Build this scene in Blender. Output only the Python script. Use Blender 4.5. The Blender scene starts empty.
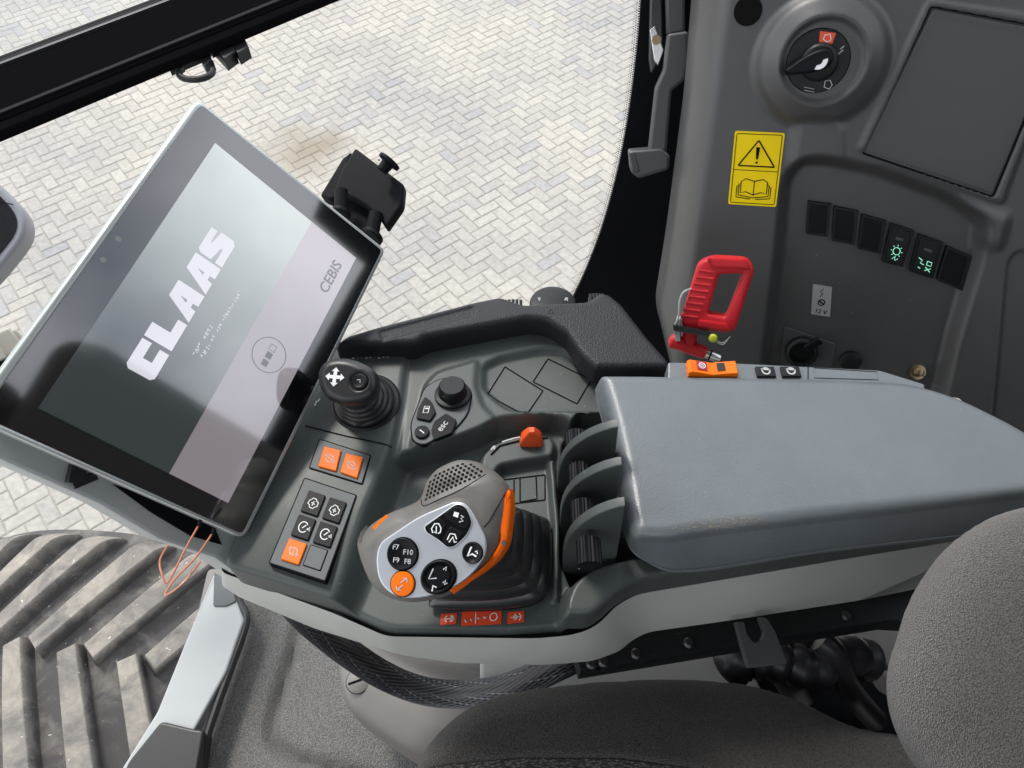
import bpy, math, random
import numpy as np
from mathutils import Vector, Matrix
from mathutils.geometry import tessellate_polygon
random.seed(7)
S = bpy.context.scene
COL = S.collection
CAMZ = 3.9
FL = 745.0
TILT = math.radians(35)
CP = np.array([0.0, 0.0, CAMZ])
RX = np.array([1.0, 0, 0]); FW = np.array([0, math.sin(TILT), -math.cos(TILT)]); UP = np.array([0, math.cos(TILT), math.sin(TILT)])
def ray(u, v): return FW + (u-512)/FL*RX + (384-v)/FL*UP
def unit(a): a = np.array(a, float); return a/np.linalg.norm(a)
def at(u, v, d): return CP + ray(u, v)*d

class Fr:
    """a plane in the cab: origin, two axes, normal"""
    def __init__(s, O, n, ex=(1, 0, 0)):
        s.O = np.array(O, float); s.n = unit(n)
        ex = np.array(ex, float); ex = ex-(ex@s.n)*s.n; s.ex = unit(ex); s.ey = np.cross(s.n, s.ex)
    def px(s, u, v, h=0.0):
        r = ray(u, v); t = ((s.O+s.n*h-CP)@s.n)/(r@s.n); p = CP+r*t-s.O
        return (float(p@s.ex), float(p@s.ey))
    def pts(s, L, h=0.0): return [s.px(u, v, h) for u, v in L]
    def w(s, x, y, z=0.0): return s.O+s.ex*x+s.ey*y+s.n*z
def level(z): return Fr((0, 0, CAMZ+z), (0, 0, 1))

# ------------------------------------------------------------------ materials
def mat(name, base, rough=.5, spec=.5, metal=0, bump=None, var=0, coat=0, emis=None, voro=None, stretch=None, sheen=0, dist=.0004, speck=None):
    m = bpy.data.materials.new(name); m.use_nodes = True; nt = m.node_tree; N = nt.nodes; L = nt.links
    b = N['Principled BSDF']
    b.inputs['Base Color'].default_value = (*base, 1); b.inputs['Roughness'].default_value = rough
    b.inputs['Specular IOR Level'].default_value = spec; b.inputs['Metallic'].default_value = metal
    b.inputs['Coat Weight'].default_value = coat; b.inputs['Coat IOR'].default_value = 1.65; b.inputs['Coat Roughness'].default_value = .05
    b.inputs['Sheen Weight'].default_value = sheen
    if emis: b.inputs['Emission Color'].default_value = (*emis[:3], 1); b.inputs['Emission Strength'].default_value = emis[3]
    tc = N.new('ShaderNodeTexCoord'); co = tc.outputs['Object']
    if stretch:
        mp = N.new('ShaderNodeMapping'); mp.inputs['Scale'].default_value = stretch; L.new(co, mp.inputs[0]); co = mp.outputs[0]
    if var:
        n = N.new('ShaderNodeTexNoise'); n.inputs['Scale'].default_value = var[0]; n.inputs['Detail'].default_value = 6; L.new(co, n.inputs['Vector'])
        n.inputs['Roughness'].default_value = .65
        mr = N.new('ShaderNodeMapRange'); mr.inputs['From Min'].default_value = .3; mr.inputs['From Max'].default_value = .7
        mr.inputs['To Min'].default_value = 1-var[1]; mr.inputs['To Max'].default_value = 1+var[1]; L.new(n.outputs['Fac'], mr.inputs[0])
        vm = N.new('ShaderNodeVectorMath'); vm.operation = 'SCALE'; vm.inputs[0].default_value = base; L.new(mr.outputs[0], vm.inputs['Scale']); L.new(vm.outputs[0], b.inputs['Base Color'])
        r2 = N.new('ShaderNodeMapRange'); r2.inputs['From Min'].default_value = .3; r2.inputs['From Max'].default_value = .7
        r2.inputs['To Min'].default_value = max(rough-.07, 0); r2.inputs['To Max'].default_value = min(rough+.07, 1); L.new(n.outputs['Fac'], r2.inputs[0]); L.new(r2.outputs[0], b.inputs['Roughness'])
    if speck:
        n = N.new('ShaderNodeTexNoise'); n.inputs['Scale'].default_value = speck[0]; n.inputs['Detail'].default_value = 2; L.new(tc.outputs['Object'], n.inputs['Vector'])
        g = N.new('ShaderNodeMapRange'); g.inputs['From Min'].default_value = speck[1]; g.inputs['From Max'].default_value = speck[1]+.04; g.inputs['To Max'].default_value = speck[2]; L.new(n.outputs['Fac'], g.inputs[0])
        mx = N.new('ShaderNodeMix'); mx.data_type = 'RGBA'; L.new(g.outputs[0], mx.inputs['Factor'])
        if b.inputs['Base Color'].links: L.new(b.inputs['Base Color'].links[0].from_socket, mx.inputs['A'])
        else: mx.inputs['A'].default_value = (*base, 1)
        mx.inputs['B'].default_value = (.34, .32, .29, 1); L.new(mx.outputs['Result'], b.inputs['Base Color'])
    hs = []
    if bump:
        n = N.new('ShaderNodeTexNoise'); n.inputs['Scale'].default_value = bump[0]; n.inputs['Detail'].default_value = 3; L.new(co, n.inputs['Vector']); hs.append((n.outputs['Fac'], bump[1]))
    if voro:
        n = N.new('ShaderNodeTexVoronoi'); n.inputs['Scale'].default_value = voro[0]; L.new(co, n.inputs['Vector']); hs.append((n.outputs['Distance'], voro[1]))
    prev = None
    for o, st in hs:
        bp = N.new('ShaderNodeBump'); bp.inputs['Strength'].default_value = st; bp.inputs['Distance'].default_value = dist; L.new(o, bp.inputs['Height'])
        if prev: L.new(prev, bp.inputs['Normal'])
        prev = bp.outputs[0]
    if prev: L.new(prev, b.inputs['Normal'])
    if voro and len(voro) > 2:      # light threads of a woven cloth
        cr = N.new('ShaderNodeMapRange'); cr.inputs['From Min'].default_value = 0; cr.inputs['From Max'].default_value = .6
        cr.inputs['To Min'].default_value = 1+voro[2]; cr.inputs['To Max'].default_value = 1-voro[2]; L.new(hs[-1][0], cr.inputs[0])
        vm = N.new('ShaderNodeVectorMath'); vm.operation = 'SCALE'; vm.inputs[0].default_value = base; L.new(cr.outputs[0], vm.inputs['Scale']); L.new(vm.outputs[0], b.inputs['Base Color'])
    return m
M = dict(
 shell=mat('grey green moulded plastic', (.066, .080, .076), .42, .4, bump=(1800, .25), var=(9, .13), speck=(420, .72, .5)),
 shelld=mat('darker moulded plastic', (.045, .056, .055), .45, .5, bump=(1800, .2)),
 seam=mat('panel gap', (.004, .004, .004), .8, .1),
 skirt=mat('light grey painted plastic', (.47, .48, .45), .45, .4, bump=(1500, .15), var=(7, .05)),
 pad=mat('worn blue grey armrest vinyl', (.126, .146, .158), .38, .7, bump=(900, .25), voro=(700, .22), speck=(300, .74, .35), var=(16, .10)),
 trim=mat('black grained trim', (.017, .019, .023), .5, .3, voro=(750, .6), dist=.0006, var=(8, .08)),
 black=mat('black plastic', (.009, .010, .011), .42, .28, bump=(1200, .15), speck=(380, .73, .4)),
 void=mat('deep black', (.0025, .003, .005), .7, .15),
 rubber=mat('black rubber', (.018, .018, .019), .38, .5, bump=(500, .2)),
 btn=mat('black button', (.005, .006, .008), .42, .15),
 pan=mat('button panel grey', (.085, .098, .104), .5, .45, bump=(1500, .2)),
 orange=mat('orange plastic', (.85, .165, .004), .42, .22, var=(60, .05)),
 redor=mat('red orange plastic', (.80, .10, .02), .35, .5),
 redor2=mat('deep orange plastic', (.80, .13, .003), .45, .2, var=(40, .08)),
 red=mat('red plastic', (.46, .008, .016), .48, .35, var=(30, .12)),
 white=mat('white print', (.80, .82, .82), .5, .3),
 paleprint=mat('pale print', (.5, .52, .52), .5, .3),
 silver=mat('silver painted plate', (.50, .53, .57), .34, .5, metal=.45, bump=(900, .08)),
 joy=mat('taupe grey soft plastic', (.135, .130, .118), .46, .5, bump=(1600, .2), var=(30, .10), speck=(500, .74, .35)),
 joyd=mat('dark grille hole', (.006, .006, .006), .8, .1),
 panel=mat('charcoal interior panel', (.050, .051, .052), .42, .7, bump=(1500, .3), var=(5, .13), speck=(260, .735, .4)),
 lid=mat('greenish grey lid', (.060, .066, .065), .5, .5, bump=(1400, .35), var=(5, .09)),
 yellow=mat('yellow sticker', (.90, .66, .004), .4, .15),
 stick=mat('pale sticker', (.30, .31, .30), .4, .5),
 redst=mat('red orange decal', (.75, .07, .02), .4, .5),
 magenta=mat('maroon symbol', (.35, .01, .05), .4, .5),
 alu=mat('brushed metal', (.55, .55, .54), .28, .5, metal=1, bump=(400, .2)),
 steel=mat('dull steel', (.06, .06, .06), .35, .5, metal=.8, bump=(300, .2)),
 brass=mat('brass', (.30, .23, .13), .35, .5, metal=1),
 monrim=mat('satin silver housing rim', (.50, .54, .53), .3, .5, metal=.5),
 monback=mat('grey housing', (.40, .43, .42), .42, .5, bump=(1500, .15)),
 fabric=mat('dark seat cloth', (.088, .081, .075), .95, .1, voro=(900, .9, .55), stretch=(1, 1.5, 1), dist=.0018, sheen=.25),
 fabricl=mat('grey seat cloth', (.145, .132, .121), .95, .1, voro=(850, .9, .42), stretch=(1.7, 1, 1), dist=.0018, sheen=.3),
 knit=mat('striped seat cloth', (.11, .105, .10), .95, .1, voro=(380, .9, .6), stretch=(.6, 1.5, 1), dist=.002),
 matm=mat('textured floor mat', (.25, .245, .235), .75, .35, voro=(600, .9, .45), dist=.002),
 pedes=mat('taupe plastic cover', (.175, .166, .155), .5, .45, bump=(900, .25), var=(7, .10)),
 paint=mat('light grey painted metal', (.37, .39, .39), .35, .5, var=(5, .06), bump=(200, .05)),
 seatbase=mat('pale grey painted seat base', (.42, .42, .40), .5, .4, var=(9, .08)),
 copper=mat('copper coloured wire', (.62, .25, .15), .35, .5),
 chrome=mat('nickel plate', (.70, .66, .58), .4, .5, metal=.4, bump=(150, .2)),
 wine=mat('grey mirror frame', (.27, .28, .31), .35, .5),
 yelgrn=mat('yellow seal', (.45, .50, .03), .4, .5),
 greenlit=mat('lit green symbol', (.2, .6, .4), .5, .3, emis=(.35, 1.0, .65, .5)),
)

def tyre_mat():
    m = mat('dusty tyre rubber', (.10, .095, .09), .8, .3); nt = m.node_tree; N = nt.nodes; L = nt.links; b = N['Principled BSDF']
    tc = N.new('ShaderNodeTexCoord')
    n = N.new('ShaderNodeTexNoise'); n.inputs['Scale'].default_value = 9; n.inputs['Detail'].default_value = 9; n.inputs['Roughness'].default_value = .72; n.inputs['Distortion'].default_value = .6
    L.new(tc.outputs['Object'], n.inputs['Vector'])
    at_ = N.new('ShaderNodeAttribute'); at_.attribute_name = 'dust'
    ad = N.new('ShaderNodeMath'); ad.operation = 'MULTIPLY_ADD'; L.new(at_.outputs['Fac'], ad.inputs[0]); ad.inputs[1].default_value = .33; L.new(n.outputs['Fac'], ad.inputs[2])
    cr = N.new('ShaderNodeValToRGB'); e = cr.color_ramp.elements
    e[0].position = .36; e[0].color = (.060, .057, .057, 1); e[1].position = .98; e[1].color = (.33, .298, .252, 1)
    x = cr.color_ramp.elements.new(.60); x.color = (.085, .080, .077, 1); x = cr.color_ramp.elements.new(.80); x.color = (.205, .188, .166, 1)
    L.new(ad.outputs[0], cr.inputs[0])
    v = N.new('ShaderNodeTexNoise'); v.inputs['Scale'].default_value = 75; v.inputs['Detail'].default_value = 2; L.new(tc.outputs['Object'], v.inputs['Vector'])
    gt = N.new('ShaderNodeMath'); gt.operation = 'GREATER_THAN'; gt.inputs[1].default_value = .735; L.new(v.outputs['Fac'], gt.inputs[0])
    mx = N.new('ShaderNodeMix'); mx.data_type = 'RGBA'; L.new(gt.outputs[0], mx.inputs['Factor']); L.new(cr.outputs[0], mx.inputs['A']); mx.inputs['B'].default_value = (.5, .47, .42, 1)
    L.new(mx.outputs['Result'], b.inputs['Base Color'])
    bp = N.new('ShaderNodeBump'); bp.inputs['Strength'].default_value = .3; bp.inputs['Distance'].default_value = .006; L.new(n.outputs['Fac'], bp.inputs['Height']); L.new(bp.outputs[0], b.inputs['Normal'])
    return m
M['tyre'] = tyre_mat()

def brick_mat():
    m = mat('concrete paving brick', (.45, .42, .37), .8, .3); nt = m.node_tree; N = nt.nodes; L = nt.links; b = N['Principled BSDF']
    tc = N.new('ShaderNodeTexCoord'); at_ = N.new('ShaderNodeAttribute'); at_.attribute_name = 'tone'
    def noise(sc, de): n = N.new('ShaderNodeTexNoise'); n.inputs['Scale'].default_value = sc; n.inputs['Detail'].default_value = de; L.new(tc.outputs['Object'], n.inputs['Vector']); return n.outputs['Fac']
    big = noise(.55, 7); fine = noise(28, 6)
    cr = N.new('ShaderNodeValToRGB'); e = cr.color_ramp.elements
    e[0].position = .0; e[0].color = (.315, .302, .285, 1); e[1].position = 1; e[1].color = (.385, .36, .312, 1)
    x = cr.color_ramp.elements.new(.25); x.color = (.345, .323, .282, 1)
    L.new(at_.outputs['Fac'], cr.inputs[0])
    c1 = N.new('ShaderNodeValToRGB'); e = c1.color_ramp.elements; e[0].position = .38; e[0].color = (.78, .81, .86, 1); e[1].position = .62; e[1].color = (1, 1, 1, 1); L.new(big, c1.inputs[0])
    m1 = N.new('ShaderNodeMix'); m1.data_type = 'RGBA'; m1.blend_type = 'MULTIPLY'; m1.inputs['Factor'].default_value = 1; L.new(cr.outputs[0], m1.inputs['A']); L.new(c1.outputs[0], m1.inputs['B'])
    mr = N.new('ShaderNodeMapRange'); mr.inputs['From Min'].default_value = .3; mr.inputs['From Max'].default_value = .7; mr.inputs['To Min'].default_value = .86; mr.inputs['To Max'].default_value = 1.1; L.new(fine, mr.inputs[0])
    vm = N.new('ShaderNodeVectorMath'); vm.operation = 'SCALE'; L.new(m1.outputs['Result'], vm.inputs[0]); L.new(mr.outputs[0], vm.inputs['Scale'])
    # one brown damp stain on the bricks
    st = level(-CAMZ).px(305, 148); sp = N.new('ShaderNodeVectorMath'); sp.operation = 'DISTANCE'
    wv = N.new('ShaderNodeTexNoise'); wv.inputs['Scale'].default_value = 3.2; wv.inputs['Detail'].default_value = 5; L.new(tc.outputs['Object'], wv.inputs['Vector'])
    sb = N.new('ShaderNodeVectorMath'); sb.operation = 'MULTIPLY_ADD'; L.new(wv.outputs['Color'], sb.inputs[0]); sb.inputs[1].default_value = (.6, .6, 0); L.new(tc.outputs['Object'], sb.inputs[2])
    L.new(sb.outputs[0], sp.inputs[0]); sp.inputs[1].default_value = (st[0]+.3, st[1]+.3, 0)
    s2 = N.new('ShaderNodeMapRange'); s2.inputs['From Min'].default_value = .12; s2.inputs['From Max'].default_value = .44; s2.inputs['To Min'].default_value = .9; s2.inputs['To Max'].default_value = 0; L.new(sp.outputs['Value'], s2.inputs[0])
    mx = N.new('ShaderNodeMix'); mx.data_type = 'RGBA'; L.new(s2.outputs[0], mx.inputs['Factor']); L.new(vm.outputs[0], mx.inputs['A']); mx.inputs['B'].default_value = (.215, .185, .14, 1)
    L.new(mx.outputs['Result'], b.inputs['Base Color'])
    return m
M['brick'] = brick_mat()
M['joint'] = mat('sandy joint', (.285, .265, .232), .9, .2, bump=(40, .5), var=(14, .25))
M['soil'] = mat('pale ground', (.42, .40, .36), .9, .2, var=(.8, .15))

def glass_mat(name, tint, gl):
    m = bpy.data.materials.new(name); m.use_nodes = True; nt = m.node_tree; N = nt.nodes; L = nt.links; N.remove(N['Principled BSDF'])
    t = N.new('ShaderNodeBsdfTransparent'); t.inputs[0].default_value = (*tint, 1); g = N.new('ShaderNodeBsdfGlossy'); g.inputs['Roughness'].default_value = .02
    x = N.new('ShaderNodeMixShader'); x.inputs[0].default_value = gl; L.new(t.outputs[0], x.inputs[1]); L.new(g.outputs[0], x.inputs[2]); L.new(x.outputs[0], N['Material Output'].inputs[0]); return m
M['glass'] = glass_mat('window glass', (.93, .95, .95), .05)
M['bezel'] = mat('black glass bezel', (.004, .0045, .006), .06, 1.0, coat=1, bump=(35, .02))
def screen_mat(name, em, base=(.01, .01, .012)):
    m = mat(name, base, .08, 1.0, coat=1, emis=(*em, 1)); return m
def picture(name, lo, hi):  # reflected sky, bright to dark with soft clouds, put into the screen's emission
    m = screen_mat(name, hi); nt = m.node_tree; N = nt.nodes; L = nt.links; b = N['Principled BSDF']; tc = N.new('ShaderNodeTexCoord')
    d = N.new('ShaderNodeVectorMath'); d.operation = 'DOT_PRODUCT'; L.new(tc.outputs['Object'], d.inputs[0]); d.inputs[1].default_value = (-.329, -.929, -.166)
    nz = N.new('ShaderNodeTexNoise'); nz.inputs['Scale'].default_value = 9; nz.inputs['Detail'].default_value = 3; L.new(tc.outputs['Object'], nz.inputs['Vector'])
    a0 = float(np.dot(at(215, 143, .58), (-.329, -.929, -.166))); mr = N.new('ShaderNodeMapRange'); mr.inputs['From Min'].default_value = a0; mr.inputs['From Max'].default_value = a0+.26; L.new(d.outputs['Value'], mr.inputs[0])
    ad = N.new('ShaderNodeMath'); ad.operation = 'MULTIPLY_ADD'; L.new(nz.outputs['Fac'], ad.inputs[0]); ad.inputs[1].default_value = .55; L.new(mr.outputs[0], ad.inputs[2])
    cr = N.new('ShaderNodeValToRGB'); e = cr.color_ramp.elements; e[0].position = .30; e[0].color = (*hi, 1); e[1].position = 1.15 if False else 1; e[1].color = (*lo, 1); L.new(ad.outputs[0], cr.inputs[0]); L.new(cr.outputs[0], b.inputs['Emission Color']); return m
M['scr'] = screen_mat('display image', (.045, .055, .058))
M['scr'] = picture('glare graded display', (.020, .027, .030), (.42, .46, .46)); M['scrband'] = picture('glare graded display band', (.19, .17, .19), (.36, .33, .37))
M['scrtext'] = screen_mat('display lettering', (.55, .55, .60))
M['scrdark'] = screen_mat('display symbol', (.03, .03, .035))

# ------------------------------------------------------------------ mesh accumulation
def link(o, parent=None):
    COL.objects.link(o)
    if parent is not None:
        o.parent = parent
        if parent.parent is None: o.matrix_parent_inverse = Matrix.Translation(-parent.location)
    return o
class MB:
    def __init__(s): s.v = []; s.f = []; s.m = []; s.ms = []
    def mi(s, m):
        m = M[m] if isinstance(m, str) else m
        if m not in s.ms: s.ms.append(m)
        return s.ms.index(m)
    def add(s, V, F, m):
        b = len(s.v); s.v += [tuple(map(float, p)) for p in V]; k = s.mi(m)
        for f in F: s.f.append(tuple(b+i for i in f)); s.m.append(k)
        return s
    def build(s, name, parent=None, sharp=35, recalc=False, attrs=None):
        me = bpy.data.meshes.new(name)
        V = np.array(s.v); c = (V.min(0)+V.max(0))/2
        if parent is None:
            c[2] = V[:, 2].min(); me.from_pydata([tuple(p) for p in V-c], [], s.f)
        else: me.from_pydata(s.v, [], s.f)
        for m in s.ms: me.materials.append(m)
        me.polygons.foreach_set('material_index', s.m)
        if recalc:
            import bmesh
            bm = bmesh.new(); bm.from_mesh(me); bmesh.ops.recalc_face_normals(bm, faces=bm.faces); bm.to_mesh(me); bm.free()
        me.polygons.foreach_set('use_smooth', [True]*len(me.polygons))
        me.set_sharp_from_angle(angle=math.radians(sharp))
        o = bpy.data.objects.new(name, me); link(o, parent)
        if parent is None: o.location = c
        return o
def tag(o, label=None, cat=None, group=None, kind=None):
    for k, v in (('label', label), ('category', cat), ('group', group), ('kind', kind)):
        if v: o[k] = v
    return o
def thing(name, loc, label, cat, group=None):
    o = bpy.data.objects.new(name, None); COL.objects.link(o); o.location = tuple(loc); o.empty_display_size = .02
    return tag(o, label, cat, group)

def area(P): return sum(P[i][0]*P[(i+1) % len(P)][1]-P[(i+1) % len(P)][0]*P[i][1] for i in range(len(P)))/2
def ccw(P): return list(P) if area(P) > 0 else list(P)[::-1]
def fillet(P, r, n=6):
    P = ccw(P); out = []; N = len(P)
    for i in range(N):
        a, b, c = np.array(P[i-1]), np.array(P[i]), np.array(P[(i+1) % N]); rr = r[i] if isinstance(r, (list, tuple)) else r
        u, w = a-b, c-b; lu, lw = np.linalg.norm(u), np.linalg.norm(w)
        if lu < 1e-9 or lw < 1e-9: continue
        u /= lu; w /= lw; k = min(rr, lu*.48, lw*.48)
        for j in range(n+1):
            t = j/n; p = (1-t)**2*(b+u*k)+2*t*(1-t)*b+t*t*(b+w*k); out.append(tuple(p))
    return out
def spline(P, n=6, closed=True):
    P = [np.array(p, float) for p in P]; N = len(P); out = []
    for i in range(N if closed else N-1):
        if closed: a, b, c, d = P[i-1], P[i], P[(i+1) % N], P[(i+2) % N]
        else: a, b, c, d = P[max(i-1, 0)], P[i], P[i+1], P[min(i+2, N-1)]
        for j in range(n):
            t = j/n; out.append(tuple(.5*((2*b)+(-a+c)*t+(2*a-5*b+4*c-d)*t*t+(-a+3*b-3*c+d)*t**3)))
    if not closed: out.append(tuple(P[-1]))
    return out
def inset(P, d):
    P = ccw(P); out = []; N = len(P)
    for i in range(N):
        a, b, c = np.array(P[i-1]), np.array(P[i]), np.array(P[(i+1) % N])
        e1 = b-a; e2 = c-b; e1 = e1/(np.linalg.norm(e1)+1e-12); e2 = e2/(np.linalg.norm(e2)+1e-12)
        n = np.array([-e1[1]-e2[1], e1[0]+e2[0]]); L = np.linalg.norm(n); n = n/(L+1e-12)
        k = 1/max(math.sqrt(max(0, (1+e1@e2)/2)), .5); out.append(tuple(b+n*d*k))
    return out
def cap(P):
    return [tuple(t) for t in tessellate_polygon([[Vector((p[0], p[1], 0)) for p in P]])]
def plate(mb, fr, P, z0, z1, m, bev=.0008, bn=2):
    """prism of outline P (local), from z0 up to z1 along the plane's normal, rounded upper edge"""
    P = ccw(P); rings = [(P, z0)]
    if bev > 0:
        for j in range(bn+1):
            a = j/bn*math.pi/2; rings.append((inset(P, bev*(1-math.cos(a))), z1-bev+bev*math.sin(a)))
        rings.append((inset(P, bev*1.2), z1))
    else: rings.append((P, z1))
    N = len(P); V = []; F = []
    for R_, z in rings: V += [fr.w(x, y, z) for x, y in R_]
    for k in range(len(rings)-1):
        for i in range(N):
            j = (i+1) % N; F.append((k*N+i, k*N+j, (k+1)*N+j, (k+1)*N+i))
    T = cap(rings[-1][0]); b = (len(rings)-1)*N
    for t in T:
        A = [rings[-1][0][i] for i in t]; t = t if area(A) > 0 else t[::-1]
        F.append(tuple(b+i for i in t))
    return mb.add(V, F, m)
def rpoly(fr, px, h=0, r=.002, n=5): return fillet(fr.pts(px, h), r, n)
def circ(c, r, n=32, ry=None, a0=0, rot=0):
    ry = ry or r; out = []
    for i in range(n):
        a = a0+2*math.pi*i/n; x, y = r*math.cos(a), ry*math.sin(a); out.append((c[0]+x*math.cos(rot)-y*math.sin(rot), c[1]+x*math.sin(rot)+y*math.cos(rot)))
    return out
def ribbon(mb, fr, L, wd, z, m, closed=False, th=.0003):
    """a printed or cut line of width wd lying on the plane"""
    L = [np.array(p, float) for p in L]; N = len(L); V = []; F = []
    for i in range(N):
        a = L[i-1] if (i > 0 or closed) else L[i]; c = L[(i+1) % N] if (i < N-1 or closed) else L[i]
        d = c-a; d = d/(np.linalg.norm(d)+1e-12); n = np.array([-d[1], d[0]])*wd/2
        V += [fr.w(*(L[i]+n), z), fr.w(*(L[i]-n), z)]
    for i in range(N if closed else N-1):
        j = (i+1) % N; F.append((2*i, 2*i+1, 2*j+1, 2*j))
    return mb.add(V, F, m)
def tube(mb, pts, r, m, n=10, closed=False, caps=True):
    pts = [np.array(p, float) for p in pts]; N = len(pts); V = []; F = []
    rr = r if isinstance(r, (list, tuple)) else [r]*N
    t0 = unit(pts[1]-pts[0]); ref = np.array([0, 0, 1.0]) if abs(t0[2]) < .9 else np.array([1.0, 0, 0]); nn = unit(np.cross(t0, ref))
    for i in range(N):
        a = pts[i-1] if (i > 0 or closed) else pts[i]; c = pts[(i+1) % N] if (i < N-1 or closed) else pts[i]
        t = unit(c-a); nn = unit(nn-(nn@t)*t); bb = np.cross(t, nn)
        for k in range(n): a_ = 2*math.pi*k/n; V.append(pts[i]+rr[i]*(math.cos(a_)*nn+math.sin(a_)*bb))
    for i in range(N if closed else N-1):
        j = (i+1) % N
        for k in range(n): l = (k+1) % n; F.append((i*n+k, i*n+l, j*n+l, j*n+k))
    if caps and not closed: F.append(tuple(range(n))[::-1]); F.append(tuple((N-1)*n+k for k in range(n)))
    return mb.add(V, F, m)
def lathe(mb, O, ax, prof, m, n=40, ex=None, sx=1, sy=1):
    """prof: (radius, height) pairs round an axis"""
    fr = Fr(O, ax, ex if ex is not None else ((1, 0, 0) if abs(unit(ax)[0]) < .9 else (0, 1, 0))); V = []; F = []
    for r, z in prof:
        for k in range(n): a = 2*math.pi*k/n; V.append(fr.w(r*sx*math.cos(a), r*sy*math.sin(a), z))
    for i in range(len(prof)-1):
        for k in range(n): l = (k+1) % n; F.append((i*n+k, i*n+l, (i+1)*n+l, (i+1)*n+k))
    F.append(tuple(range(n))[::-1]); F.append(tuple((len(prof)-1)*n+k for k in range(n)))
    return mb.add(V, F, m)
def box(mb, fr, c, s, m, rot=0, bev=.0006):
    cx, cy, cz = c; P = []
    for x, y in ((-1, -1), (1, -1), (1, 1), (-1, 1)):
        x *= s[0]/2; y *= s[1]/2; P.append((cx+x*math.cos(rot)-y*math.sin(rot), cy+x*math.sin(rot)+y*math.cos(rot)))
    return plate(mb, fr, P, cz-s[2]/2, cz+s[2]/2, m, bev, 2)
def text(mb, fr, s, o, ang, size, z, m, sx=1.0, shear=0, flip=False):
    cu = bpy.data.curves.new('lettering', 'FONT'); cu.body = s; cu.size = size; cu.resolution_u = 3; cu.align_x = 'CENTER'; cu.align_y = 'CENTER'; cu.shear = shear; cu.offset = size*.012
    ob = bpy.data.objects.new('lettering', cu); COL.objects.link(ob); bpy.context.view_layer.update()
    me = ob.evaluated_get(bpy.context.evaluated_depsgraph_get()).to_mesh()
    ca, sa = math.cos(ang), math.sin(ang)
    V = [fr.w(o[0]+v.co.x*sx*ca-v.co.y*sa, o[1]+v.co.x*sx*sa+v.co.y*ca, z) for v in me.vertices]; F = [tuple(p.vertices) for p in me.polygons]
    ob.evaluated_get(bpy.context.evaluated_depsgraph_get()).to_mesh_clear(); bpy.data.objects.remove(ob); bpy.data.curves.remove(cu)
    return mb.add(V, F, m)

# ------------------------------------------------------------------ moulded surfaces: a height over a plane inside an outline
def sdf(P, X, Y):
    P = np.array(P); A = P; B = np.roll(P, -1, 0); D = np.full(X.shape, 1e9); ins = np.zeros(X.shape, bool)
    for (ax, ay), (bx, by) in zip(A, B):
        ex, ey = bx-ax, by-ay; l2 = ex*ex+ey*ey+1e-18
        t = np.clip(((X-ax)*ex+(Y-ay)*ey)/l2, 0, 1); D = np.minimum(D, (X-ax-t*ex)**2+(Y-ay-t*ey)**2)
        c = ((ay > Y) != (by > Y)); 
        if ey != 0: ins ^= c & (X < ex*(Y-ay)/ey+ax)
    D = np.sqrt(D); return np.where(ins, D, -D)
def nearest(P, x, y):
    best = None; P = np.array(P)
    for i in range(len(P)):
        a = P[i]; b = P[(i+1) % len(P)]; e = b-a; t = min(1, max(0, ((x-a[0])*e[0]+(y-a[1])*e[1])/(e@e+1e-18))); q = a+e*t; d = (q[0]-x)**2+(q[1]-y)**2
        if best is None or d < best[0]: best = (d, q)
    return best[1]
def sstep(x): x = np.clip(x, 0, 1); return x*x*(3-2*x)
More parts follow.
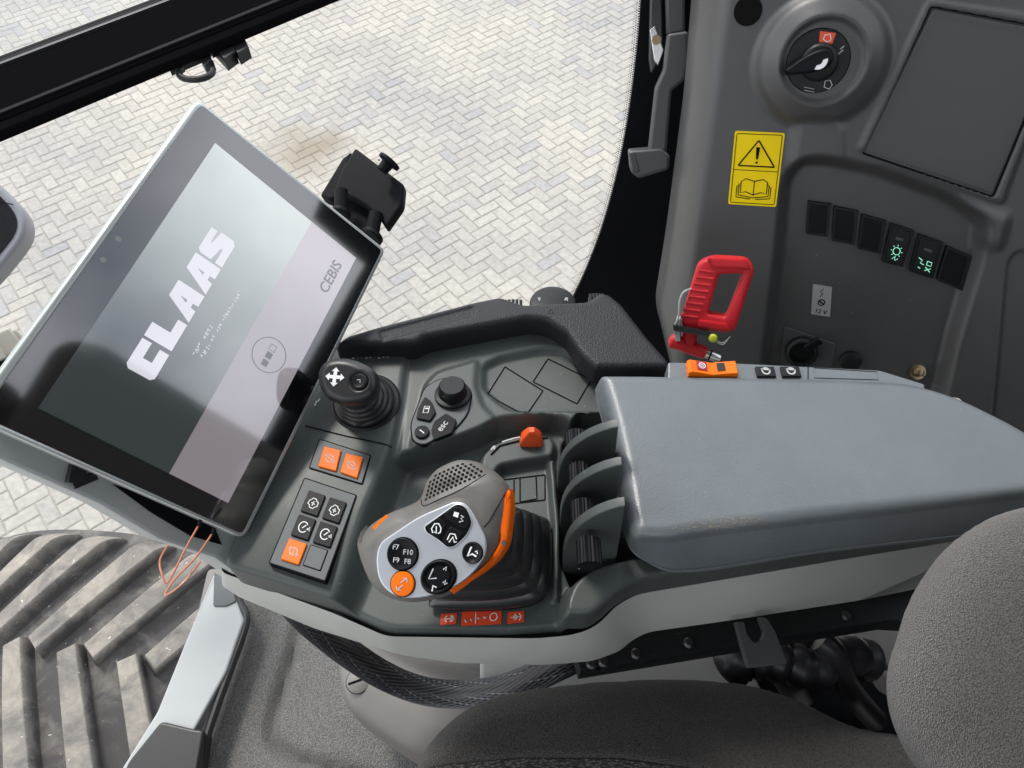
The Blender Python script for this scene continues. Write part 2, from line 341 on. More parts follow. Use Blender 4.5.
class Field:
    def __init__(s, fr, P, regions=(), rnd=.004, base=0.0, add=None):
        s.fr, s.P, s.R, s.rnd, s.base, s.fadd = fr, ccw(P), regions, rnd, base, add
    def h(s, X, Y):
        X = np.asarray(X, float); Y = np.asarray(Y, float)
        H = np.full(X.shape, float(s.base))
        for P, hh, soft in s.R:
            k = sstep(sdf(P, X, Y)/soft+.5); hv = hh(X, Y, H) if callable(hh) else hh; H = H*(1-k)+hv*k
        if s.fadd is not None: H = H+s.fadd(X, Y)
        if s.rnd > 0:
            d = np.clip(s.rnd-np.maximum(sdf(s.P, X, Y), 0), 0, s.rnd); H = H-(s.rnd-np.sqrt(np.maximum(s.rnd**2-d**2, 0)))
        return H
    def z(s, x, y): return float(s.h(np.array([x]), np.array([y]))[0])
    def mesh(s, mb, res, drop, m, flare=0.0, rings=3):
        P = np.array(s.P); x0, y0 = P.min(0)-res; x1, y1 = P.max(0)+res
        nx, ny = int((x1-x0)/res)+2, int((y1-y0)/res)+2
        X, Y = np.meshgrid(x0+np.arange(nx)*res, y0+np.arange(ny)*res, indexing='ij'); D = sdf(s.P, X, Y); ok = D > 0
        cell = ok[:-1, :-1] | ok[1:, :-1] | ok[:-1, 1:] | ok[1:, 1:]
        use = np.zeros(ok.shape, bool); use[:-1, :-1] |= cell; use[1:, :-1] |= cell; use[:-1, 1:] |= cell; use[1:, 1:] |= cell
        for i, j in zip(*np.nonzero(use & ~ok)): X[i, j], Y[i, j] = nearest(s.P, X[i, j], Y[i, j])
        H = s.h(X, Y); idx = -np.ones(ok.shape, int); I, J = np.nonzero(use); idx[I, J] = np.arange(len(I))
        fr = s.fr; V = fr.O+X[I, J][:, None]*fr.ex+Y[I, J][:, None]*fr.ey+H[I, J][:, None]*fr.n
        F = []; ci, cj = np.nonzero(cell)
        for i, j in zip(ci, cj): F.append((idx[i, j], idx[i+1, j], idx[i+1, j+1], idx[i, j+1]))
        ed = {}
        for f in F:
            for k in range(4):
                a, b = f[k], f[(k+1) % 4]
                if (b, a) in ed: del ed[(b, a)]
                else: ed[(a, b)] = 1
        V = list(V)
        if drop > 0:
            loc = {a: (X[I[a], J[a]], Y[I[a], J[a]]) for e in ed for a in e}; cen = P.mean(0); low = {}
            nrm = {a: np.zeros(2) for a in loc}
            for a, b in ed:
                t = np.array(loc[b])-np.array(loc[a]); q = np.array([t[1], -t[0]]); nrm[a] = nrm[a]+q; nrm[b] = nrm[b]+q
            for a, (x, y) in loc.items():
                low[a] = len(V); q = nrm[a]/(np.linalg.norm(nrm[a])+1e-12)*flare
                V.append(fr.w(x+q[0], y+q[1], H[I[a], J[a]]-drop))
            for a, b in ed: F.append((b, a, low[a], low[b]))
        return mb.add(V, F, m)

# ================================================================== THE SETTING
def ground():
    mb = MB(); g = Fr((0, 0, -.012), (0, 0, 1)); s = 80
    mb.add([g.w(-s, -s), g.w(s, -s), g.w(s, s), g.w(-s, s)], [(0, 1, 2, 3)], 'soil'); tag(mb.build('ground'), kind='structure')
    mb = MB(); g = Fr((0, 0, -.006), (0, 0, 1))
    mb.add([g.w(-6.5, -2), g.w(6.5, -2), g.w(6.5, 9.5), g.w(-6.5, 9.5)], [(0, 1, 2, 3)], 'joint'); tag(mb.build('paving_bed'), kind='structure')
    a = math.radians(39); ca, sa = math.cos(a), math.sin(a); V = []; F = []; tone = []; W = .091; R_ = random.Random(3)
    for i in range(-120, 121):
        for j in range(-46, 47):
            ox, oy = i+4*j, i
            for (x0, y0, x1, y1) in ((0, 0, 2, 1), (0, 1, 1, 3)):
                cx, cy = (ox+(x0+x1)/2)*W, (oy+(y0+y1)/2)*W
                X, Y = cx*ca-cy*sa, cx*sa+cy*ca+4
                if not (-6.2 < X < 6.2 and -1.8 < Y < 9.3): continue
                hw, hh = (x1-x0)*W/2-.0022-R_.uniform(0, .0014), (y1-y0)*W/2-.0022-R_.uniform(0, .0014); b = len(V); dz = R_.uniform(-.0015, .0015); tl = R_.uniform(-.012, .012)
                for k, (ins, z) in enumerate(((0, -.012), (0, -.004), (.006, 0))):
                    for sx, sy in ((-1, -1), (1, -1), (1, 1), (-1, 1)):
                        lx, ly = sx*(hw-ins), sy*(hh-ins); px, py = cx+lx*math.cos(tl)-ly*math.sin(tl), cy+lx*math.sin(tl)+ly*math.cos(tl)
                        V.append((px*ca-py*sa, px*sa+py*ca+4, z+dz))
                t = R_.random(); t = .0 if t < .05 else (.15+.8*R_.random())
                tone += [t]*12
                for k in range(2):
                    for q in range(4): r = (q+1) % 4; F.append((b+4*k+q, b+4*k+r, b+4*k+4+r, b+4*k+4+q))
                F.append((b+8, b+9, b+10, b+11))
    me = bpy.data.meshes.new('paving'); me.from_pydata(V, [], F); me.materials.append(M['brick'])
    at_ = me.attributes.new('tone', 'FLOAT', 'POINT'); at_.data.foreach_set('value', tone)
    o = bpy.data.objects.new('paving', me); COL.objects.link(o); tag(o, kind='structure')
ground()

# ================================================================== TYRE
def tyre():
    R, HW, LH = 1.02, .30, .055; yaw = math.radians(-8); top = -2.08
    c = np.array([-1.20, .575, CAMZ+top-R]); ax = np.array([-math.sin(yaw), math.cos(yaw), 0]); fx = np.array([math.cos(yaw), math.sin(yaw), 0]); up = np.array([0, 0, 1.0])
    ds = .0034; sA = np.arange(-.75, 1.05, ds); yA = np.arange(-HW-.05, HW+.0501, ds); Sg, Yg = np.meshgrid(sA, yA, indexing='ij')
    pitch = .170; wl = .075
    def lug(side):
        u = side*Yg; sl = Sg-np.clip(u, -.05, 1)*.62-(0 if side > 0 else pitch*.62)+.04   # slant with the distance from the centre
        ph = (sl+pitch*50) % pitch-pitch/2
        wd = wl*(.76+.22*np.clip(u/.35, 0, 1)); a = 1-sstep((np.abs(ph)-wd/2)/.010); a2 = sstep((u+.012+ph*.5)/.014); return a*a2
    lg = np.maximum(lug(1), lug(-1)); sh = np.clip((np.abs(Yg)-HW)/.05, 0, 1)
    wob = .004*np.sin(Sg*31+Yg*17)*np.cos(Yg*43-Sg*11)
    r = R-.008*(Yg/HW)**2-LH*(1-lg)-.06*sh**1.8
    V = []; a = Sg/R
    P = c+(np.cos(a)*r)[..., None]*up+(np.sin(a)*r)[..., None]*fx+Yg[..., None]*ax
    nx, ny = Sg.shape; V = P.reshape(-1, 3); I = np.arange(nx*ny).reshape(nx, ny); F = []
    F = np.stack([I[:-1, :-1], I[1:, :-1], I[1:, 1:], I[:-1, 1:]], -1).reshape(-1, 4)
    dust = (lg*(.75+.25*np.clip(1-sh, 0, 1))).reshape(-1)
    # rest of the round casing, sidewalls
    mb = MB(); mb.add(V, [tuple(f) for f in F.tolist()], 'tyre')
    fr = Fr(c, ax, fx); th0, th1 = sA[0]/R, sA[-1]/R; n = 60; b = len(mb.v); V2 = []; F2 = []
    prof = [(-.25, .60), (-HW-.06, .66), (-HW-.09, .82), (-HW-.075, .93), (-HW+.01, .965), (0, .975), (HW-.01, .965), (HW+.075, .93), (HW+.09, .82), (HW+.06, .66), (.25, .60)]
    for k in range(72):
        t = 2*math.pi*k/72
        for y, rr in prof: V2.append(c+ax*y+up*math.cos(t)*rr*.995+fx*math.sin(t)*rr*.995)
    for k in range(72):
        l = (k+1) % 72
        for q in range(len(prof)-1): F2.append((k*11+q, l*11+q, l*11+q+1, k*11+q+1))
    mb.add(V2, F2, 'tyre')
    t = thing('tractor_wheel', (c[0], c[1], c[2]-R), 'big dusty tractor wheel with chevron lugs standing on the paving below the cab', 'wheel')
    o = mb.build('tyre', t, sharp=50); at_ = o.data.attributes.new('dust', 'FLOAT', 'POINT'); at_.data.foreach_set('value', list(dust)+[.3]*len(V2))
    mb = MB(); lathe(mb, c-ax*.24, ax, [(.62, 0), (.64, .02), (.60, .03), (.55, .2), (.3, .25), (.28, .3), (.05, .31)], 'paint', 48); mb.build('rim', t)
tyre()

# ================================================================== ARMREST CONSOLE
D = -.55
deck = level(D)
TR = -.03
con = thing('armrest_console', deck.w(*deck.px(440, 560), -.1), 'grey green armrest console with a light grey skirt, button panels and curved fins', 'console')
def DP(px, h=0, r=.002, n=5): return rpoly(deck, px, h, r, n)
shell_px = [(222, 566), (339, 602), (388, 629), (509, 631), (554, 627), (586, 628), (600, 619), (616, 603), (636, 593), (842, 558), (980, 536), (960, 392), (740, 372), (640, 372), (590, 330), (480, 320), (335, 335), (304, 398)]
h1 = [-.008, -.012, -.028, TR, TR, -.03, -.03, -.03, -.03, -.03, -.03, -.01, 0, 0, 0, 0, 0, 0]
outline = fillet([deck.px(u, v, h) for (u, v), h in zip(shell_px, h1)], .010, 6)
REG = [
 # floor of the tray is the base; the button deck on the left
 (DP([(150, 560), (312, 340), (417, 340), (411, 400), (398, 452), (372, 515), (352, 575), (338, 606), (300, 640), (200, 620)], -.004, .008), lambda X, Y, H: -.001-.010*sstep((0.275-Y)/.12), .022),
 # raised middle with the storage recess
 (DP([(395, 458), (437, 446), (482, 427), (500, 420), (555, 413), (566, 420), (574, 426), (640, 424), (700, 300), (420, 300), (408, 360)], -.006, .004), -.006, .010),
 (DP([(410, 449), (425, 385), (437, 372), (478, 360), (476, 385), (482, 405), (497, 420), (482, 429), (437, 447)], -.004, .006), -.002, .007),
 (DP([(484, 370), (500, 362), (540, 354), (562, 354), (590, 366), (640, 415), (607, 415), (512, 415), (500, 408), (484, 393)], -.014, .006), -.013, .007),
 # sloping ledge with the slot
 (DP([(478, 472), (482, 455), (492, 445), (512, 436), (550, 435), (556, 445), (553, 458), (520, 463), (500, 467), (492, 480)], -.02, .004), -.018, .006),
 # small rib beside the fins
 (DP([(548, 462), (554, 460), (560, 525), (559, 600), (553, 600), (553, 525)], -.024, .002), -.021, .004),
 # deep slot the fins stand in
 (DP([(564, 446), (578, 428), (640, 424), (660, 580), (575, 592), (562, 560)], -.03, .003), -.062, .006),
 # solid shoulder below the last fin
 (DP([(562, 614), (564, 598), (570, 583), (580, 572), (593, 564), (610, 558), (640, 552), (1000, 480), (1000, 560), (842, 564), (650, 597), (612, 612), (596, 625), (580, 632)], .002, .004), .002, .010),
]
F1 = Field(deck, outline, REG, rnd=.0045, base=TR)
mb = MB(); F1.mesh(mb, .00135, .030, 'shell'); shell = mb.build('shell', con, sharp=75)
def H(u, v, h=0.0):
    """local point and surface height under a pixel"""
    for _ in range(4): x, y = deck.px(u, v, h); h = F1.z(x, y)
    return x, y, h
# skirt
def loft(mb, lo, zlo, hi, zhi, m, n=4):
    a = fillet(lo, .006, n); b = fillet(hi, .006, n); N = len(a)
    V = [deck.w(x, y, z) for (x, y), z in [(p, zlo) for p in a]+[(p, zhi) for p in b]]
    return mb.add(V, [(i, (i+1) % N, N+(i+1) % N, N+i) for i in range(N)]+[tuple(range(N))[::-1]], m)
sk_top = [(220, 573), (335, 615), (387, 638), (535, 640), (569, 637), (587, 632), (600, 624), (616, 607), (636, 596), (842, 561), (985, 538), (960, 400), (700, 392), (560, 350), (345, 345), (318, 395)]
sk_bot = [(232, 594), (313, 628), (400, 655), (457, 663), (546, 665), (593, 661), (620, 651), (632, 640), (648, 632), (726, 621), (862, 600), (985, 575), (960, 420), (700, 410), (560, 365), (355, 375)]
mb = MB(); P1 = ccw(deck.pts(sk_top, -.042)); P2 = ccw(deck.pts(sk_bot, -.098)); Pm = [((a[0]+b[0])/2, (a[1]+b[1])/2) for a, b in zip(P1, P2)]
Pm = [(x*1.0, y) for x, y in inset(Pm, -.004)]
A, B, C_ = fillet(P2, .008, 5), fillet(Pm, .008, 5), fillet(P1, .008, 5); n = min(len(A), len(B), len(C_)); assert len(A) == len(B) == len(C_)
V = [deck.w(x, y, -.098) for x, y in A]+[deck.w(x, y, -.068) for x, y in B]+[deck.w(x, y, -.038) for x, y in C_]
mb.add(V, [(k*n+i, k*n+(i+1) % n, (k+1)*n+(i+1) % n, (k+1)*n+i) for k in range(2) for i in range(n)]+[tuple(range(n))[::-1]], 'skirt')
mb.build('skirt', con, sharp=60)

# --- thin cut seams and printed marks follow the moulded surface
def seam(mb, px, m='seam', wd=.0011, closed=True, lift=.0005, r=.001, sub=8, hh=None):
    L = [deck.px(u, v, F1.z(*deck.px(u, v, -.005))) for u, v in px]
    L = fillet(L, r, 3) if (closed and r) else L; Q = []
    N = len(L)
    for i in range(N if closed else N-1):
        a, b = np.array(L[i]), np.array(L[(i+1) % N])
        k = max(1, int(np.linalg.norm(b-a)/.003))
        Q += [tuple(a+(b-a)*j/k) for j in range(k)]
    if not closed: Q.append(tuple(L[-1]))
    Z = F1.h(np.array([q[0] for q in Q]), np.array([q[1] for q in Q]))+lift if hh is None else np.full(len(Q), hh)
    V = []; F = []; N = len(Q)
    for i in range(N):
        a = Q[i-1] if (i > 0 or closed) else Q[i]; c = Q[(i+1) % N] if (i < N-1 or closed) else Q[i]
        d = np.array(c)-a; d = d/(np.linalg.norm(d)+1e-12); q = np.array([-d[1], d[0]])*wd/2
        V += [deck.w(Q[i][0]+q[0], Q[i][1]+q[1], Z[i]), deck.w(Q[i][0]-q[0], Q[i][1]-q[1], Z[i])]
    for i in range(N if closed else N-1): j = (i+1) % N; F.append((2*i, 2*i+1, 2*j+1, 2*j))
    return mb.add(V, F, m)
mb = MB()
seam(mb, [(305, 426), (345, 436), (392, 448)], closed=False)
mb.build('seam_line', con)
for q_ in ([(505, 367), (543, 391), (526, 413), (487, 392)], [(548, 359), (591, 380), (577, 404), (533, 382)]):
    mb = MB(); seam(mb, q_); mb.build('cover_outline', con)
mb = MB(); seam(mb, [(503, 480), (545, 475), (545, 500), (503, 505)])
seam(mb, [(514, 480), (514, 503)], closed=False); seam(mb, [(520, 479), (520, 502)], closed=False); seam(mb, [(536, 477), (537, 499), (521, 502)], closed=False)
mb.build('cover_outline', con); mb = MB(); seam(mb, [(491, 455), (500, 446), (520, 441), (548, 438)], m='seam', closed=False, wd=.002)
mb.build('slider_slot', con)

# --- button panels on the deck
def panel_frame(px):
    pts = [H(u, v) for u, v in px]; Z = max(p[2] for p in pts)
    return Fr(deck.w(0, 0, Z), (0, 0, 1)), Z
def key(fr, px, h, m, parent, name, icon=None, label=None, r=.0012):
    mb = MB(); P = rpoly(fr, px, h, r); plate(mb, fr, P, h-.004, h, m, .0007)
    c = np.array(fr.pts(px, h)); cen = c.mean(0)
    if icon: icon(mb, fr, c, cen, h+.00025)
    o = mb.build(name, parent)
    if label: o['label'] = label
    return o
def quad(c): 
    """map unit square coordinates into the four corners (tl, tr, br, bl)"""
    tl, tr, br, bl = c
    return lambda x, y: tuple((1-x)*(1-y)*tl+x*(1-y)*tr+x*y*br+(1-x)*y*bl)
def ic_engine(m):
    def f(mb, fr, c, cen, z):
        q = quad(c); ribbon(mb, fr, [q(*p) for p in ((.28, .42), (.38, .36), (.42, .28), (.62, .30), (.66, .38), (.78, .42), (.78, .60), (.66, .66), (.60, .74), (.40, .72), (.36, .62), (.24, .58))], .0007, z, m, True)
        ribbon(mb, fr, [q(.42, .5), q(.62, .54)], .0008, z, m); ribbon(mb, fr, [q(.53, .42), q(.51, .62)], .0008, z, m)
    return f
def ic_gauge(m):
    def f(mb, fr, c, cen, z):
        q = quad(c); ribbon(mb, fr, [q(.5+.24*math.cos(a), .5+.24*math.sin(a)) for a in np.linspace(.6, 5.6, 16)], .0008, z, m)
        ribbon(mb, fr, [q(.46, .56), q(.62, .38)], .0008, z, m); ribbon(mb, fr, [q(.72, .5), q(.88, .58), q(.84, .42), q(.74, .58)], .0008, z, m)
    return f
def ic_round(m, two=False):
    def f(mb, fr, c, cen, z):
        q = quad(c); ribbon(mb, fr, [q(.5+.2*math.cos(a), .52+.17*math.sin(a)) for a in np.linspace(0, 2*math.pi, 17)[:-1]], .0006, z, m, True)
        ribbon(mb, fr, [q(.28, .46), q(.42, .48), q(.58, .54), q(.72, .56)] if not two else [q(.5, .36), q(.5, .68)], .0006, z, m)
        ribbon(mb, fr, [q(.3, .34), q(.22, .48)], .0006, z, m); ribbon(mb, fr, [q(.7, .7), q(.79, .56)], .0006, z, m)
    return f
def button_panel(px, label):
    fr, Z = panel_frame(px); mb = MB(); P = rpoly(fr, px, 0, .0008, 3)
    plate(mb, fr, inset(P, -.0009), -.006, .0006, 'seam', 0); plate(mb, fr, P, -.004, .0012, 'pan', .0004); o = mb.build('button_panel', con); o['label'] = label
    return fr, o
fr1, bp1 = button_panel([(320, 440), (370, 456), (362, 484), (310, 468)], 'small panel with two orange buttons')
key(fr1, [(324, 446), (341, 450), (336, 471), (318, 466)], .0032, 'orange', bp1, 'button', ic_round(M['paleprint']), 'orange button nearest the display')
key(fr1, [(346, 453), (363, 457), (357, 478), (340, 472)], .0032, 'orange', bp1, 'button', ic_round(M['paleprint']), 'orange button further from the display')
fr2, bp2 = button_panel([(305, 479), (356, 496), (325, 581), (270, 563)], 'long panel with six buttons, one of them orange')
ql = quad(np.array([(305, 479), (356, 496), (325, 581), (270, 563)], float))
def cell(i, j):
    x0, x1 = ((.14, .47), (.55, .88))[i]; y0 = .10+.285*j; y1 = y0+.25
    return [ql(x0, y0), ql(x1, y0), ql(x1, y1), ql(x0, y1)]
key(fr2, cell(0, 0), .003, 'btn', bp2, 'button', ic_engine(M['white'])); key(fr2, cell(1, 0), .003, 'btn', bp2, 'button', ic_engine(M['white']))
key(fr2, cell(0, 1), .003, 'btn', bp2, 'button', ic_gauge(M['white'])); key(fr2, cell(1, 1), .003, 'btn', bp2, 'button', ic_gauge(M['white']))
key(fr2, cell(0, 2), .0032, 'orange', bp2, 'button', ic_round(M['paleprint'], True), 'orange button in the corner of the long panel')
mb = MB(); P = rpoly(fr2, cell(1, 2), 0, .001, 3); plate(mb, fr2, P, -.002, .0016, 'seam', 0); plate(mb, fr2, inset(P, .0006), -.002, .002, 'pan', .0003); o = mb.build('blank_cover', bp2); o['label'] = 'grey blank cover with no symbol'

# --- knob cluster
cl = [(425, 388), (441, 379), (459, 379), (472, 392), (468, 414), (457, 428), (424, 446), (413, 442), (411, 425)]
frc = Fr(deck.w(0, 0, H(440, 412)[2]), (0, 0, 1))
mb = MB(); P = fillet(frc.pts(cl), .006, 5); plate(mb, frc, inset(P, -.0009), -.006, .0006, 'seam', 0); plate(mb, frc, P, -.004, .0016, 'pan', .0008); clu = mb.build('control_cluster', con)
clu['label'] = 'small pad with a black dial and three black keys'
x, y = frc.px(453, 396); mb = MB()
lathe(mb, frc.w(x, y, .0016), (0, .12, 1), [(.0165, 0), (.0160, .002), (.0128, .003), (.0118, .012), (.0105, .0135), (0.001, .0135)], 'black', 36)
mb.build('dial', clu)
def ic_rect(mb, fr, c, cen, z):
    ribbon(mb, fr, [(cen[0]-.0025, cen[1]-.0035), (cen[0]+.0018, cen[1]-.0035), (cen[0]+.0028, cen[1]+.0032), (cen[0]-.0016, cen[1]+.0032)], .0007, z, M['white'], True)
    ribbon(mb, fr, [(cen[0]-.001, cen[1]+.001), (cen[0]+.002, cen[1]+.001)], .0012, z, M['white'])
key(frc, [(425, 396), (432, 402), (436, 412), (430, 421), (416, 418), (418, 408)], .0040, 'btn', clu, 'key_cap', ic_rect, r=.002)
def ic_esc(mb, fr, c, cen, z): text(mb, fr, 'esc', cen, math.radians(58), .0085, z, M['paleprint'])
key(frc, [(434, 421), (446, 413), (457, 420), (452, 433), (434, 440), (431, 430)], .0040, 'btn', clu, 'key_cap', ic_esc, r=.002)
mb = MB(); x, y = frc.px(422, 432, .003); plate(mb, frc, circ((x, y), .0064), 0, .0040, 'btn', .0008); ribbon(mb, frc, [(x-.002, y+.0015), (x, y), (x+.002, y-.002)], .0009, .0043, 'white'); mb.build('key_cap', clu)

# --- orange slider on the ledge
x, y, z = H(531, 441); f = Fr(deck.w(x, y, z-.002), (0, 0, 1)); mb = MB()
P0 = [(-.0105, -.006), (.0105, -.006), (.0095, .007), (-.0085, .007)]; P1_ = [(-.0032, -.003), (.0034, -.003), (.0034, .004), (-.003, .004)]
rings = [(fillet(P0, .002, 3), 0), (fillet(P0, .002, 3), .007), (fillet([(a*.72, b*.8) for a, b in P0], .002, 3), .013), (fillet(P1_, .001, 3), .019), (fillet([(a*.7, b*.7) for a, b in P1_], .001, 3), .0205)]
n = len(rings[0][0]); V = [f.w(p[0], p[1], zz) for R_, zz in rings for p in R_]
mb.add(V, [(k*n+i, k*n+(i+1) % n, (k+1)*n+(i+1) % n, (k+1)*n+i) for k in range(4) for i in range(n)]+[tuple(4*n+i for i in range(n))], 'redor'); mb.build('slider', con, sharp=40)
# printed marks beside the slider
mb = MB()
for pts in ([(491, 450), (494, 446)], [(494, 450), (495, 446)], [(502, 442), (512, 439)], [(512, 439), (520, 437)]): seam(mb, pts, 'paleprint', .0013, False)
mb.build('slider_scale', con); mb = MB()
# print above the small joystick, beside it and on the solid shoulder
for i in range(9):
    u = 352+i*4.3; seam(mb, [(u, 357.5-(i % 2)), (u+2.4, 359-(i*7 % 3))], 'paleprint', .0016, False)
mb.build('printed_mark', con); mb = MB()
seam(mb, [(315, 406), (317, 401)], 'paleprint', .0014, False); seam(mb, [(318, 402), (320, 399)], 'paleprint', .0014, False)
mb.build('printed_mark', con); mb = MB()
for i in range(5): seam(mb, [(577+i*4.2, 579-i*3.0), (579+i*4.2, 575-i*2.8)], 'paleprint', .0014, False, hh=.0026)
mb.build('printed_mark', con)
# red decals
def decal(px, draw):
    pts = [H(u, v) for u, v in px]; z = max(p[2] for p in pts)+.0003; f = Fr(deck.w(0, 0, z), (0, 0, 1)); mb = MB(); P = f.pts(px)
    plate(mb, f, P, -.0004, .0002, 'redst', 0); draw(mb, f, quad(np.array(P)), .0005); return mb.build('decal', con)
def d_arrow(n):
    def g(mb, f, q, z):
        ribbon(mb, f, [q(.2, .5), q(.85, .5)], .0007, z, 'white')
        for x, s in (((.35, 1), (.6, -1), (.85, -1)) if n else ((.25, 1), (.75, -1), (.85, -1))): ribbon(mb, f, [q(x-.15*s*-1, .2), q(x, .5), q(x+.15*s, .8)], .0008, z, 'white')
    return g
def d_mid(mb, f, q, z):
    ribbon(mb, f, [q(.8+.09*math.cos(a), .48+.28*math.sin(a)) for a in np.linspace(0, 6.28, 14)[:-1]], .0007, z, 'white', True)
    for x in (.12, .26, .44, .58): ribbon(mb, f, [q(x-.04, .62-x*.3), q(x, .85-x*.6), q(x+.05, .6-x*.3), q(x, .75-x*.3)], .0009, z, 'white')
    ribbon(mb, f, [q(.35, .1), q(.36, .9)], .0006, z, 'white')
o = decal([(441, 614), (457, 613), (456, 624), (440, 625)], d_arrow(0)); o['label'] = 'small red decal nearest the display'
o = decal([(462, 612), (502, 610), (501, 624), (461, 626)], d_mid); o['label'] = 'long red decal between two small ones'
o = decal([(508, 612), (524, 611), (524, 622), (507, 624)], d_arrow(1)); o['label'] = 'small red decal nearest the fins'

# --- curved fins and thumb rollers
def fin_outline(dx, dy):
    return [(557+dx, 492+dy), (558+dx, 474+dy), (563+dx, 459+dy), (573+dx, 447+dy), (588+dx, 437+dy), (602+dx, 431+dy), (613+dx, 428+dy)]
for k, (dx, dy, ex) in enumerate(((0, 0, 8), (3, 38, 12), (6, 79, 12))):
    y0 = deck.px(557+dx, 492+dy, TR)[1]
    f = Fr(deck.w(0, y0, 0), (0, -1, 0), (1, 0, 0))     # f.ey points up
    top = f.pts(fin_outline(dx, dy)); last = top[-1]; P = top+[(last[0]+.004, last[1]+.001), (last[0]+.012, -.06), (top[0][0]+.002, -.06)]
    P = spline(top[:-1], 5, False)+P[6:]
    mb = MB(); plate(mb, f, P, -.007, 0, 'shell', .0012, 3); mb.build('fin', con, sharp=50)
for k, (u, v, L) in enumerate(((576, 440, .012), (580, 476, .017), (583, 513, .017), (589, 553, .019))):
    yk = deck.px(*((557, 492), (557, 492), (560, 530), (563, 571))[k], TR)[1]+(.020 if k == 0 else -.0165); r_ = ray(u, v); t_ = yk/r_[1]; x, y, zr = r_[0]*t_, yk, r_[2]*t_-D; mb = MB(); r0 = .0085
    V = []; F = []; n = 48
    for q, (yy, rs) in enumerate(((-L/2, .85), (-L/2, 1), (L/2, 1), (L/2, .85))):
        for i in range(n): a = 2*math.pi*i/n; r = r0*rs*(1+(.05 if i % 3 < 2 else -.04)); V.append(deck.w(x+r*math.cos(a), y+yy, zr+r*math.sin(a)))
    for q in range(3):
        for i in range(n): F.append((q*n+i, q*n+(i+1) % n, (q+1)*n+(i+1) % n, (q+1)*n+i))
    F += [tuple(range(n)), tuple(3*n+i for i in range(n))[::-1]]; mb.add(V, F, M.setdefault('roller', M['btn'])); mb.build('thumb_roller', con, sharp=25, recalc=True)

# --- black grained trim over the far edge
frt = level(-.53)
tr_px = [(334, 347), (348, 337), (378, 328), (475, 303), (500, 298), (523, 306), (587, 303), (600, 294), (610, 296), (622, 306), (645, 336), (668, 362), (669, 369), (595, 370), (580, 356), (566, 334), (547, 322), (528, 320), (425, 339), (416, 345)]
P = fillet(frt.pts(tr_px, -.004), [.004]*20, 5)
Ft = Field(frt, P, [(fillet(frt.pts([(378, 331), (475, 305), (474, 315), (382, 341)]), .002, 3), lambda X, Y, Hh: Hh-.0018, .002)], rnd=.006)
mb = MB(); Ft.mesh(mb, .0016, .019, 'trim'); fx = frt.px(655, 370)
for u, v in ((424, 333), (551, 312)):
    c = frt.px(u, v); ribbon(mb, frt, [(c[0]-.003, c[1]-.002), (c[0]+.003, c[1]-.002), (c[0], c[1]+.003)], .0005, .0003, 'seam', True)
mb.build('grained_trim', con, sharp=60)
# dial and small knobs standing behind the trim
c = at(553, 303, .78); mb = MB(); lathe(mb, c-np.array([0, 0, .014]), (0, .1, 1), [(.024, 0), (.0245, .012), (.023, .015), (.019, .0165), (.001, .0168)], 'black', 48)
fd = Fr(c+np.array([0, .001, .0036]), (0, .1, 1)); text(mb, fd, 'F', (-.014, .001), .3, .007, 0, M['paleprint']); text(mb, fd, 'R', (.014, .001), -.3, .007, 0, M['paleprint'])
mb.build('rotary_dial', con)
for (u, v, w_) in ((513, 305, .020), (597, 299, .016)):
    c = at(u, v, .76); f = Fr(c, (0, -.2, 1)); mb = MB()
    for i in range(5): box(mb, f, ((i-2)*w_/5, 0, -.006), (w_/5*.8, .012, .016-.001*abs(i-2)), 'black')
    mb.build('ribbed_knob', con)

# --- armrest pad
fp = level(-.508)
pad_bot = [(598, 377), (640, 377), (820, 380), (905, 384), (955, 399), (1024, 434), (1072, 470), (1080, 520), (1040, 538), (950, 545), (820, 556), (704, 574), (668, 573), (634, 553), (629, 520), (622, 475), (612, 425)]
T_px = [(598, 377), (640, 377), (820, 380), (905, 384), (955, 399), (1024, 434), (1072, 470), (1080, 488), (1040, 496), (950, 507), (820, 522), (704, 536), (664, 543), (633, 540), (629, 520), (622, 475), (612, 425)]
B_px = [None]*7+[(1080, 522), (1040, 531), (950, 539), (820, 553), (704, 572), (666, 573), (632, 554), None, None, None]
Tl = [fp.px(u, v, -.008) for u, v in T_px]; Bl = [fp.px(*b, -.036) if b else t for b, t in zip(B_px, Tl)]; rr_ = [.006, .004, .01, .02, .03, .03, .02, .02, .02, .02, .02, .012, .010, .008, .006, .02, .02]
rr_ = rr_[::-1] if area(Tl) < 0 else rr_
Pt, Pb_ = fillet(Tl, rr_, 6), fillet(Bl, rr_, 6); assert len(Pt) == len(Pb_)
Fp = Field(fp, Pt, (), rnd=.010, add=lambda X, Y: .0010*np.sin(X*9)*np.sin(Y*14))
mb = MB(); Fp.mesh(mb, .0016, 0, 'pad'); NP = len(Pt); out_ = [tuple(q) for q in inset([tuple((np.array(a)*.45+np.array(b)*.55)) for a, b in zip(Pt, Pb_)], -.0022)]
zt = Fp.h(np.array([p[0] for p in Pt]), np.array([p[1] for p in Pt]))
V = [fp.w(x, y, z) for (x, y), z in zip(Pt, zt)]+[fp.w(x, y, -.023) for x, y in out_]+[fp.w(x, y, -.036) for x, y in Pb_]
mb.add(V, [((k+1)*NP+i, (k+1)*NP+(i+1) % NP, k*NP+(i+1) % NP, k*NP+i) for k in range(2) for i in range(NP)], 'pad')
pad = mb.build('armrest_pad', con, sharp=70); pad['label'] = 'blue grey padded armrest top with a scuffed front edge'
